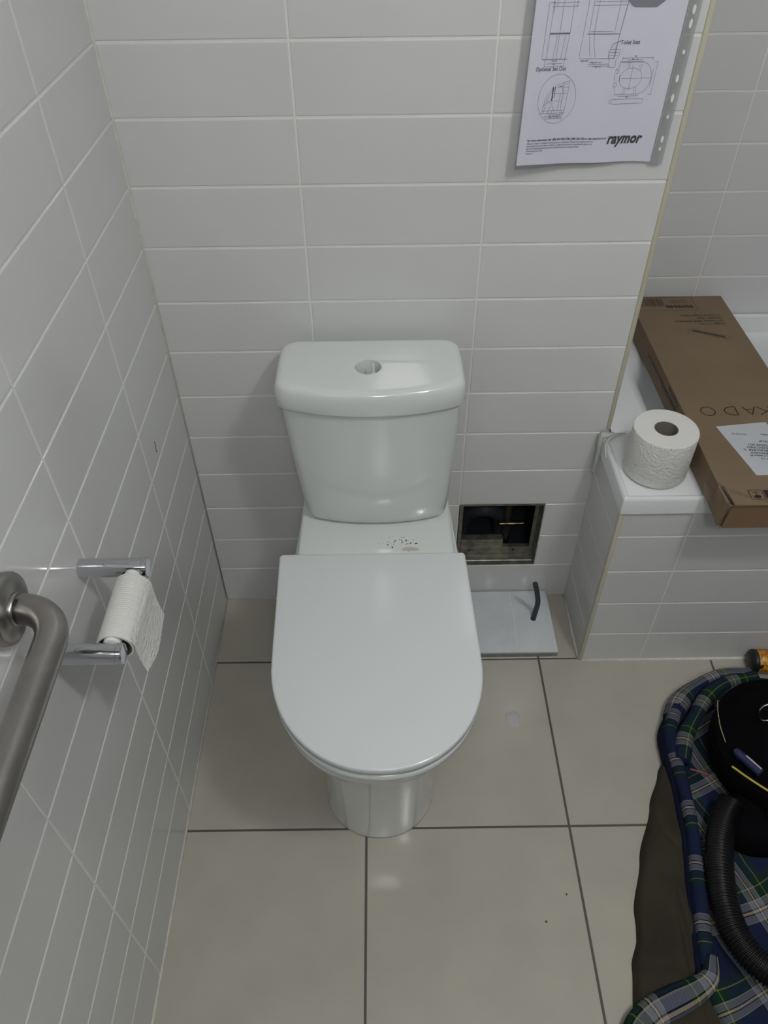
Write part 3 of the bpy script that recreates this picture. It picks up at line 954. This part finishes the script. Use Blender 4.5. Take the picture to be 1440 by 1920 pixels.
    # toilet seat plan
    fine += [[(.752, 1.209), (.786, 1.209)] + ell(.786, 1.188, .0165, .021, 24, 90, -90) + [(.752, 1.167)], [(.752, 1.210), (.786, 1.210)], ell(.772, 1.188, .0165, .0135, 44),
             [(.757, 1.188), (.801, 1.188)], [(.772, 1.172), (.772, 1.206)], [(.764, 1.209), (.765, 1.201)], [(.767, 1.209), (.768, 1.201)], [(.783, 1.207), (.781, 1.199)], [(.786, 1.207), (.784, 1.198)],
             [(.763, 1.167), (.764, 1.175)], [(.766, 1.167), (.767, 1.175)], [(.781, 1.167), (.779, 1.175)], [(.784, 1.168), (.782, 1.177)],
             [(.752, 1.209), (.752, 1.202), (.749, 1.200), (.751, 1.197)], ell(.750, 1.198, .0025, .003, 14), ell(.750, 1.180, .0025, .003, 14), [(.747, 1.194), (.748, 1.184)], [(.752, 1.167), (.751, 1.174), (.748, 1.176), (.750, 1.179)],
             [(.755, 1.193), (.755, 1.184)], [(.755, 1.2145), (.800, 1.2145)], [(.755, 1.211), (.755, 1.216)], [(.800, 1.211), (.800, 1.216)], [(.762, 1.212), (.786, 1.212)], [(.808, 1.210), (.807, 1.166)], [(.804, 1.200), (.803, 1.176)],
             [(.803, 1.2100), (.809, 1.2100)], [(.802, 1.1665), (.808, 1.1665)], [(.757, 1.1645), (.788, 1.1645)],
             [(.748, 1.1605), (.797, 1.1605), (.796, 1.1545), (.752, 1.1540), (.748, 1.1555), (.748, 1.1605)], [(.745, 1.1605), (.745, 1.1545)]]
    strokes(bm, fine, .00042, mp)
    mk('line_drawing', bm, M['grey_ink'], t, False)
    bm = bmesh.new()
    strokes(bm, [[(.6580, 1.1790), (.6578, 1.1605)]], .0016, mp)
    strokes(bm, [[(.6610, 1.1790), (.6605, 1.164)]], .0007, mp)
    strokes(bm, [[(.742, 1.2145), (.744, 1.245), (.750, 1.295), (.7525, 1.31)], [(.697, 1.245), (.744, 1.245)], [(.636, 1.2145), (.673, 1.2145)], [(.643, 1.2460), (.672, 1.2460)], [(.733, 1.2145), (.733, 1.222), (.737, 1.2325), (.748, 1.2365)]], .0006, mp)
    mk('bold_lines', bm, M['ink'], t, False)
    bm = bmesh.new()
    text_into(bm, 'Optional Set Out', .0074, mp, .6285, 1.2000, bold=.010, sx=.80, space=1.06)
    mk('section_heading', bm, M['ink'], t, False)
    bm = bmesh.new()
    text_into(bm, 'Toilet Seat', .0074, mp, .7480, 1.2320, bold=.010, sx=.80, space=1.06)
    mk('section_heading', bm, M['ink'], t, False)
    bm = bmesh.new()
    text_into(bm, 'For more information call 1800 BATHROOM (1800 228 476) or visit raymor.com.au', .0046, mp, .6275, 1.1050, bold=.018, sx=.78)
    small = ['A Raymor creation is a 3 tapware, for all purpose use in bathrooms. Dimensions and diagrams shown are',
             'correct against the product before installation. Changes may be made to the specification without notice',
             'due to our continual product improvement. Manufacturing as for our general details.',
             'All dimensions in mm.', 'Version 1']
    for i, s in enumerate(small):
        text_into(bm, s, .0037, mp, .6270, 1.1008 - i * .0036, bold=.0, sx=.66 if i < 3 else .8)
    mk('small_print', bm, M['ink'], t, False)
    bm = bmesh.new()
    for s, x, z in [('470', .652, 1.2068), ('FRONT', .650, 1.2112), ('380 - 410', .768, 1.2118), ('440', .772, 1.2158), ('363', .770, 1.1618), ('SIDE VIEW', .693, 1.2105), ('S-TRAP SET OUT', .706, 1.2085), ('P TRAP 185', .712, 1.2030),
                    ('SET OUT 80-150', .656, 1.1400), ('(REF TO WALL)', .656, 1.1370)]:
        text_into(bm, s, .0030, mp, x, z, sx=.85)
    mk('dimension_text', bm, M['ink'], t, False)
    bm = bmesh.new()
    text_into(bm, 'raymor', .0215, mp, .7530, 1.0985, bold=.040, shear=.25, sx=.80, space=1.04)
    mk('logo', bm, M['ink'], t, False)
    # dark tinted picture at the top of the page
    bm = bmesh.new()
    pts = [(.748, 1.284), (.758, 1.2765), (.790, 1.2762), (.801, 1.284), (.801, 1.330), (.748, 1.330)]
    bm.faces.new([bm.verts.new(mp(*p)) for p in pts])
    mk('picture', bm, M['grey_ink'], t, False)
build_sheet()

# ------------------------------------------------------------------ toilet roll holder
t = thing('toilet_roll_holder', 'chrome twin post toilet roll holder fixed to the left tiled wall', 'toilet roll holder', (0.0, -.638, .760))
for yy in (-.569, -.7065):
    bm = bmesh.new()
    lathe(bm, [(0, .0002), (.0122, .0002), (.0128, .002), (.0128, .083), (.0122, .0835), (.0122, .0842), (.0128, .0846), (.0128, .0895), (.0120, .0905), (0, .0907)], (0, yy, .760), Vector((1, 0, 0)), 40)
    mk('post', bm, M['chrome'], t, True, angle=30)
bm = bmesh.new()
lathe(bm, [(0, -.0650), (.0050, -.0650), (.0050, -.0570), (.0100, -.0560), (.0105, -.0545), (.0105, .0545), (.0100, .0560), (.0050, .0570), (.0050, .0650), (0, .0650)], (.073, -.6378, .760), Vector((0, 1, 0)), 28)
mk('spindle', bm, M['white_plastic'], t, True, 'white plastic spindle', angle=40)
# nearly finished roll
rc, ro, cx_, cz_ = .0195, .0225, .0735, .7500
t = thing('toilet_roll', 'nearly finished toilet roll with a loose tail hanging on the chrome wall holder', 'toilet roll', (cx_, -.640, cz_ - .024))
bm = bmesh.new()
lathe(bm, [(rc + .0008, -.0500), (ro, -.0500), (ro + .0003, -.049), (ro + .0003, .049), (ro, .0500), (rc + .0008, .0500)], (cx_, -.640, cz_), Vector((0, 1, 0)), 56)
def ridged(name):
    m = pmat(name, (0.74, 0.74, 0.71), 0.95)
    nt = m.node_tree
    tc = nt.nodes.new('ShaderNodeTexCoord'); sp = nt.nodes.new('ShaderNodeSeparateXYZ'); wv = nt.nodes.new('ShaderNodeMath')
    ml = nt.nodes.new('ShaderNodeMath'); ml.operation = 'MULTIPLY'; ml.inputs[1].default_value = 2100; wv.operation = 'SINE'
    nt.links.new(tc.outputs['Object'], sp.inputs[0]); nt.links.new(sp.outputs[1], ml.inputs[0]); nt.links.new(ml.outputs[0], wv.inputs[0])
    bp = nt.nodes.new('ShaderNodeBump'); bp.inputs['Strength'].default_value = .5; bp.inputs['Distance'].default_value = .0006
    nt.links.new(wv.outputs[0], bp.inputs['Height']); nt.links.new(bp.outputs[0], nt.nodes['Principled BSDF'].inputs['Normal'])
    return m
M['ridged'] = ridged('ribbed_tissue')
mk('paper', bm, M['ridged'], t, True, angle=60)
bm = bmesh.new()
lathe(bm, [(rc, -.0500), (rc + .0008, -.0500), (rc + .0008, .0500), (rc, .0500), (rc, -.0500)], (cx_, -.640, cz_), Vector((0, 1, 0)), 40)
mk('core', bm, M['cardtube'], t, True, 'brown cardboard core', angle=40)
bm = bmesh.new()
prev = None
for i in range(15):
    s_ = i / 14
    if i < 6:
        a = radians(28 - 28 * i / 5)
        x, z = cx_ + (ro + .0008) * cos(a), cz_ + (ro + .0008) * sin(a)
    else:
        k = (i - 5) / 9
        x, z = cx_ + ro + .0008 + .0065 * k * k - .002 * k, cz_ - .0600 * k
    cur = []
    for j in range(9):
        v = j / 8
        y = -.690 + .100 * v
        zz = z + (-.004 + .012 * (1 - v) - .010 * sin(v * 3.1)) * max(0, (i - 5) / 9) ** 2
        cur.append(bm.verts.new((x + .0015 * sin(v * 5) * max(0, (i - 5) / 9), y, zz)))
    if prev:
        for j in range(8):
            bm.faces.new((prev[j], prev[j + 1], cur[j + 1], cur[j]))
    prev = cur
o = mk('tail_sheet', bm, M['tissue'], t, True)
md = o.modifiers.new('thickness', 'SOLIDIFY'); md.thickness = .0005; md.offset = 1; md.use_rim = False

# ------------------------------------------------------------------ grab rail
t = thing('grab_rail', 'brushed stainless steel grab rail curving out of its flange on the left wall', 'grab rail', (0.0, -.738, .886))
bm = bmesh.new()
yf_ = -.738
p = [Vector((0.004, yf_, .886)), Vector((0.020, yf_, .886))]
rb = .045
for k in range(0, 13):
    a = radians(90 * k / 12)
    p.append(Vector((.020 + rb * sin(a), yf_ - rb * (1 - cos(a)), .886)))
p += [Vector((.065, -.85, .885)), Vector((.065, -1.05, .883)), Vector((.065, -1.25, .881)), Vector((.065, -1.42, .880))]
for k in range(1, 13):
    a = radians(90 * k / 12)
    p.append(Vector((.065 - rb * (1 - cos(a)), -1.42 - rb * sin(a), .880)))
p.append(Vector((.004, -1.465, .880)))
tube(bm, p, .0166, 36)
mk('tube', bm, M['satin'], t, True)
for yy, zz in ((yf_, .886), (-1.465, .880)):
    bm = bmesh.new()
    lathe(bm, [(0, .0002), (.0375, .0002), (.0392, .0014), (.0395, .004), (.0395, .0095), (.0380, .0125), (.034, .0140), (.0168, .0150), (.0166, .016)], (0, yy, zz), Vector((1, 0, 0)), 56)
    mk('flange', bm, M['satin'], t, True)
    bm = bmesh.new()
    lathe(bm, [(.0180, .0145), (.0182, .0185), (.0168, .0195)], (0, yy, zz), Vector((1, 0, 0)), 40)
    mk('collar', bm, M['satin'], t, True)

# hair on the left wall
bm = bmesh.new()
tube(bm, catmull([(.0008, -.1905, .6680), (.0009, -.1915, .660), (.0009, -.1938, .653), (.0008, -.1940, .6481)], 4), .0005, 6)
lathe(bm, [(0, .0), (.0012, 0), (.0008, .0012), (0, .0014)], (.0002, -.1940, .6478), Vector((1, 0, 0)), 8)
mk('hair', bm, M['dirt'], None, True, 'short dark hair stuck on the left wall tile beside the cistern', 'hair', (.0008, -.192, .658))

# spilt water and grit on the floor
bm = bmesh.new()
pts = []
for k in range(36):
    a = 2 * pi * k / 36
    r = .016 * (1 + .35 * noise.noise(Vector((cos(a) * 1.5, sin(a) * 1.5, 3))))
    pts.append((r * 1.05 * cos(a), r * 1.15 * sin(a)))
rings = [[(.683 + x * f, -.352 + y * f, z) for x, y in pts] for f, z in ((1, .0001), (.93, .0012), (.75, .0022), (.4, .0028), (.15, .003))]
loft(bm, rings, False, True)
mk('water_spill', bm, M['water'], None, True, 'small puddle of water with painted-in gleam on the floor tile right of the toilet', 'puddle', (.683, -.352, .0))
for i, (x, y, r, lb) in enumerate([(.7347, -.7226, .0016, 'dark grit crumb on the floor tile, the one nearer the coat and further back'), (.6892, -.7691, .0018, 'dark grit crumb on the floor tile, the one nearer the viewer')]):
    bm = bmesh.new()
    bmesh.ops.create_icosphere(bm, subdivisions=2, radius=r)
    for v in bm.verts:
        v.co = v.co * (1 + .4 * noise.noise(v.co * 900)) + Vector((x, y, r * .9))
    mk('grit', bm, M['dirt'], None, True, lb, 'crumb', (x, y, 0))

# ------------------------------------------------------------------ coat on the floor
def put_uv(bm, fn):
    lay = bm.loops.layers.uv.verify()
    for f in bm.faces:
        for l in f.loops:
            l[lay].uv = fn(l.vert.co)

def interp(tab, y):
    """tab of (y, x) with y falling"""
    if y >= tab[0][0]:
        return tab[0][1]
    for (a, xa), (b, xb_) in zip(tab, tab[1:]):
        if y >= b:
            f = (a - y) / (a - b)
            f = f * f * (3 - 2 * f) * .5 + f * .5
            return xa + (xb_ - xa) * f
    return tab[-1][1]

def sheet_loft(path, prof, uvw=1.0, n=8, u0=0.0):
    """sweep a flat closed profile [(side, up)] along the path and unroll uv in metres"""
    bm = bmesh.new()
    P = catmull(path, n)
    lay = bm.loops.layers.uv.verify()
    rings = []; L = 0; dist = []
    for i, q in enumerate(P):
        if i:
            L += (P[i] - P[i - 1]).length
        dist.append(L)
        t_ = (P[min(i + 1, len(P) - 1)] - P[max(i - 1, 0)]); t_.z = 0; t_.normalize()
        s_ = Vector((t_.y, -t_.x, 0))
        pr_ = prof(i / (len(P) - 1), L)
        rings.append([bm.verts.new(q + s_ * a + Vector((0, 0, b))) for a, b in pr_])
    m = len(rings[0])
    pr0 = prof(0, 0)
    cum = [0]
    for j in range(m):
        a = Vector(pr0[j]); b = Vector(pr0[(j + 1) % m])
        cum.append(cum[-1] + (b - a).length)
    for i in range(len(rings) - 1):
        for j in range(m):
            k = (j + 1) % m
            f = bm.faces.new((rings[i][j], rings[i][k], rings[i + 1][k], rings[i + 1][j]))
            uvs = [(cum[j], dist[i]), (cum[j + 1], dist[i]), (cum[j + 1], dist[i + 1]), (cum[j], dist[i + 1])]
            for l, uv_ in zip(f.loops, uvs):
                l[lay].uv = (uv_[0] + u0, uv_[1])
    for r_ in (rings[0], rings[-1]):
        try:
            bm.faces.new(r_)
        except ValueError:
            pass
    return bm

def build_coat():
    t = thing('coat', 'dark brown canvas coat with blue and green plaid lining spread open on the floor', 'coat', (1.08, -.70, 0.0))
    left = [(-.385, 1.028), (-.43, 1.006), (-.489, .966), (-.557, .932), (-.661, .886), (-.756, .852), (-.775, .8505), (-.80, .846), (-.842, .827), (-.92, .812), (-1.02, .80), (-1.16, .79)]
    right = [(-.34, 1.050), (-.434, .997), (-.578, .985), (-.64, .978), (-.718, .962), (-.798, .948), (-.873, .935), (-.95, .95), (-1.16, 1.0)]
    # outer canvas
    bm = bmesh.new()
    ny, nx = 110, 26
    top = []
    for i in range(ny + 1):
        y = -.372 - (1.15 - .372) * i / ny
        xl, xr_ = interp(left, y), interp(right, y) - .002
        row = []
        for j in range(nx + 1):
            f = j / nx
            x = xl + (xr_ - xl) * f
            e = min(1.0, (x - xl) / .012)
            z = .020 * math.sqrt(max(0, 1 - (1 - e) ** 2)) + .010 * f
            z += e * (.006 * noise.noise(Vector((x * 16, y * 7, 0))) + .004 * noise.noise(Vector((x * 40, y * 16, 3))))
            # long crease and cross seam folds
            z -= .005 * math.exp(-((x - (.925 + .1 * (-.80 - y) * -.4)) / .004) ** 2) * (1 if y < -.72 else 0)
            z -= .004 * math.exp(-((y + .62 + .04 * sin(x * 40)) / .005) ** 2)
            z -= .005 * math.exp(-((y + .868 + .02 * sin(x * 20)) / .005) ** 2)
            row.append(bm.verts.new((x, y, max(z, .001) if j else .0005)))
        top.append(row)
    for i in range(ny):
        for j in range(nx):
            bm.faces.new((top[i][j], top[i + 1][j], top[i + 1][j + 1], top[i][j + 1]))
    sh = mk('canvas_shell', bm, M['canvas'], t, True, 'dark brown canvas outer')
    # stitched seam lines
    # plaid lining
    bm = bmesh.new()
    nx, ny = 70, 110
    G = []
    for i in range(ny + 1):
        y = -.262 - (1.15 - .262) * i / ny
        xl = interp([(-.262, 1.20), (-.30, 1.12), (-.345, 1.07)] + [(a, b - .006) for a, b in right[1:]], y)
        row = []
        for j in range(nx + 1):
            f = j / nx
            x = xl + (1.50 - xl) * f
            z = .030 + .014 * noise.noise(Vector((x * 7, y * 7, 2))) + .012 * noise.noise(Vector((x * 15 + y * 9, y * 5, 8))) + .004 * noise.noise(Vector((x * 40, y * 40, 1)))
            ed = min(1, (j + .6) / 2.0, i / 2.0, (nx - j) / 2.0)
            row.append(bm.verts.new((x, y, max(.002, z * ed))))
        G.append(row)
    for i in range(ny):
        for j in range(nx):
            bm.faces.new((G[i][j], G[i + 1][j], G[i + 1][j + 1], G[i][j + 1]))
    ca, sa = cos(radians(24)), sin(radians(24))
    put_uv(bm, lambda c: ((c.x * ca + c.y * sa) + .05 * noise.noise(c * 4), (-c.x * sa + c.y * ca) + .05 * noise.noise(c * 4 + Vector((5, 5, 5)))))
    mk('lining', bm, M['plaid'], t, True, 'plaid flannel lining')
    # turned-back front edge: navy binding under, plaid facing above
    centre = [(1.044, -.340, .018), (1.008, -.405, .020), (1.001, -.455, .021), (.9995, -.51, .022), (.9945, -.58, .022), (.988, -.64, .022), (.972, -.718, .022), (.957, -.798, .022), (.949, -.852, .018)]
    def prof(tt, L_):
        w_ = .0122 + .0010 * sin(L_ * 19) ; h_ = .030 + .003 * sin(L_ * 33)
        return [(-w_, 0), (-w_ * 1.1, h_ * .5), (-w_ * .8, h_ * .85), (-w_ * .2, h_), (w_ * .5, h_ * .96), (w_ * .95, h_ * .8), (w_ * 1.1, h_ * .4), (w_, 0)]
    mk('facing', sheet_loft(centre, prof, u0=.0), M['plaid'], t, True, 'plaid front facing turned back', uvs=(.12, .012))
    def prof2(tt, L_):
        return [(-.006, 0), (-.0065, .016), (-.003, .022), (.004, .020), (.006, 0)]
    side = [(x - .0165, y, .013) for k, (x, y, z) in enumerate(centre)]
    side = [(1.026, -.350, .012)] + side[1:-1] + [(.931, -.872, .012)]
    mk('binding', sheet_loft(side, prof2), M['navy'], t, True, 'navy edge binding')
    # rolled collar folds
    def rollp(w_, h_):
        def f(tt, L_):
            a = 1 + .12 * sin(L_ * 40)
            return [(w_ * a * cos(2 * pi * k / 14), h_ + h_ * a * sin(2 * pi * k / 14)) for k in range(14)]
        return f
    mk('collar', sheet_loft([(1.022, -.375, .006), (1.050, -.335, .008), (1.088, -.305, .010), (1.145, -.280, .012), (1.225, -.272, .012)], rollp(.020, .020)), M['plaid'], t, True, 'rolled plaid collar')
    mk('lapel', sheet_loft([(1.010, -.480, .022), (1.030, -.430, .026), (1.062, -.385, .030), (1.105, -.335, .032), (1.16, -.300, .030), (1.23, -.285, .028)], rollp(.017, .017), u0=.05), M['plaid'], t, True, 'second plaid fold inside the collar')
    # cuff / hem turned over at the near end
    def cuffp(tt, L_):
        w_ = .010 + .013 * min(1, tt * 2.2); h_ = .024
        return [(-w_, 0), (-w_ * 1.05, h_ * .5), (-w_ * .8, h_ * .9), (0, h_ * 1.1), (w_ * .8, h_ * .9), (w_ * 1.05, h_ * .5), (w_, 0)]
    mk('turned_hem', sheet_loft([(.956, -.842, .030), (.944, -.872, .028), (.915, -.890, .024), (.872, -.906, .020), (.835, -.922, .016), (.805, -.950, .010), (.80, -1.0, .006)], cuffp, u0=.02), M['plaid'], t, True, 'plaid hem turned over')
build_coat()

# black bag with odds and ends on top
t = thing('tool_bag', 'black round tool bag standing on the plaid lining of the coat', 'bag', (1.20, -.485, .045))
bm = bmesh.new()
n = 64
def bagring(r, z, wob=.004):
    return [(1.198 + r * cos(a) * (1 + wob * 6 * noise.noise(Vector((cos(a), sin(a), z * 9)))), -.486 + r * sin(a) * (1 + wob * 6 * noise.noise(Vector((cos(a), sin(a), z * 9 + 4)))), z) for a in [2 * pi * k / n for k in range(n)]]
loft(bm, [bagring(.125, .046), bagring(.136, .052), bagring(.142, .08), bagring(.143, .115), bagring(.141, .126), bagring(.136, .127), bagring(.130, .118), bagring(.118, .108), bagring(.07, .106)])
bg = mk('body', bm, M['bag'], t, True)
bm = bmesh.new()
rg = [Vector(p) for p in bagring(.1405, .1265)]
tube(bm, rg + [rg[0]], .0022, 8, caps=False)
mk('piping', bm, M['bag'], t, True)
bm = bmesh.new()  # black lump added to cover the dark area beside the bag
rings = []
for k in range(9):
    a = pi / 2 * k / 8
    rr = .078 * cos(a) ** .5 if k < 8 else .004
    rings.append([(1.118 + rr * cos(b) * 1.0, -.612 + rr * .85 * sin(b) + .004 * sin(3 * b), .036 + .052 * sin(a)) for b in [2 * pi * q / 40 for q in range(40)]])
loft(bm, rings)
mk('dark_lump', bm, M['bag'], t, True, 'black lump added over the dark area beside the bag')
bm = bmesh.new()
pth = [Vector((1.172 + .018 * cos(a), -.428 + .006 * sin(a) , .138 + .021 * sin(a))) for a in [2 * pi * k / 30 for k in range(31)]]
tube(bm, pth, .0019, 10, caps=False)
mk('metal_ring', bm, M['chrome'], t, True, 'bright metal ring')
bm = bmesh.new()
tube(bm, catmull([(1.066, -.538, .130), (1.085, -.560, .132), (1.112, -.585, .132), (1.145, -.608, .130), (1.20, -.615, .128)], 6), .0021, 10)
mk('yellow_cord', bm, M['yellow'], None, True, 'thin yellow cord lying across the top edge of the black bag', 'cord', (1.112, -.585, .13))
bm = bmesh.new()
tube(bm, catmull([(1.086, -.392, .128), (1.078, -.418, .128), (1.075, -.448, .122), (1.079, -.478, .112)], 6), .0011, 8)
mk('pale_wire', bm, M['pale'], None, True, 'thin pale bent wire over the back left edge of the black bag', 'wire', (1.08, -.43, .12))
bm = bmesh.new()
tube(bm, [Vector((1.010, -.512, .070)), Vector((1.026, -.519, .072)), Vector((1.046, -.529, .074))], .0016, 8)
mk('red_stick', bm, M['red'], None, True, 'thin red stick poking out between the coat facing and black bag', 'stick', (1.02, -.518, .07))
t = thing('marker_tube', 'small dark blue tube with a white label lying on the black bag', 'tube', (1.10, -.528, .120))
ax_ = Vector((.030, -.048, .004))
bm = bmesh.new(); lathe(bm, [(0, -.010), (.006, -.010), (.0085, -.004), (.0088, .0), (.0088, .050), (0, .052)], (1.092, -.508, .121), ax_, 20)
mk('barrel', bm, M['blue'], t, True, angle=50)
bm = bmesh.new(); lathe(bm, [(.0090, .012), (.0091, .013), (.0091, .046), (.0090, .047)], (1.092, -.508, .121), ax_, 24)
for f in [f for f in bm.faces if f.calc_center_median().x < 1.0920 + .030 * ((f.calc_center_median().y + .508) / -.048)]:
    bm.faces.remove(f)
mk('paper_label', bm, M['label'], t, True, 'white paper label')
# ribbed vacuum hose
bm = bmesh.new()
ctrl = [(1.066, -.585, .080), (1.046, -.610, .072), (1.026, -.650, .064), (1.008, -.710, .060), (.999, -.765, .060), (1.003, -.815, .060), (1.030, -.862, .060), (1.080, -.893, .060), (1.16, -.91, .060), (1.30, -.90, .056)]
P = catmull([Vector(c) for c in ctrl], 60)
tube(bm, P, .0240, 22, rf=lambda i: .0240 + .0017 * sin(2 * pi * i / 6.0))
mk('vacuum_hose', bm, M['hose'], None, True, 'black ribbed vacuum hose curving over the plaid lining', 'hose', (1.08, -.85, .035))
# orange and yellow wrapped thing at the frame edge
t = thing('orange_bundle', 'yellow and orange wrapped bundle behind the coat collar at the bath front', 'bundle', (1.310, -.2305, .0))
bm = bmesh.new()
lathe(bm, [(0, -.05), (.020, -.048), (.026, -.04), (.0275, -.02), (.0265, .0), (.0275, .03), (.025, .06), (0, .064)], (1.294, -.2305, .0290), Vector((1, -.04, .0)), 28)
for v in bm.verts:
    v.co += Vector((0, .003 * noise.noise(v.co * 60), .003 * noise.noise(v.co * 60 + Vector((9, 0, 0)))))
def bundle_mat():
    m = pmat('yellow_orange_wrapper', (.6, .3, .02), .35)
    nt = m.node_tree
    tc = nt.nodes.new('ShaderNodeTexCoord'); vo = nt.nodes.new('ShaderNodeTexNoise'); vo.inputs['Scale'].default_value = 45
    cr = nt.nodes.new('ShaderNodeValToRGB'); cr.color_ramp.interpolation = 'CONSTANT'
    e = cr.color_ramp.elements; e[0].color = (.02, .015, .01, 1); e[0].position = 0; e[1].position = .40; e[1].color = (.55, .30, .02, 1)
    q = e.new(.52); q.color = (.45, .09, .01, 1); q = e.new(.60); q.color = (.6, .36, .03, 1)
    nt.links.new(tc.outputs['Object'], vo.inputs['Vector']); nt.links.new(vo.outputs['Fac'], cr.inputs[0]); nt.links.new(cr.outputs[0], nt.nodes['Principled BSDF'].inputs['Base Color'])
    return m
M['bundle'] = bundle_mat()
mk('wrapper', bm, M['bundle'], t, True)
bm = bmesh.new()
lathe(bm, [(.0, -.0545), (.018, -.0535), (.0268, -.048), (.0276, -.043), (.0273, -.040)], (1.294, -.2305, .0290), Vector((1, -.04, .0)), 28)
mk('end_cap', bm, M['black'], t, True, 'black end')
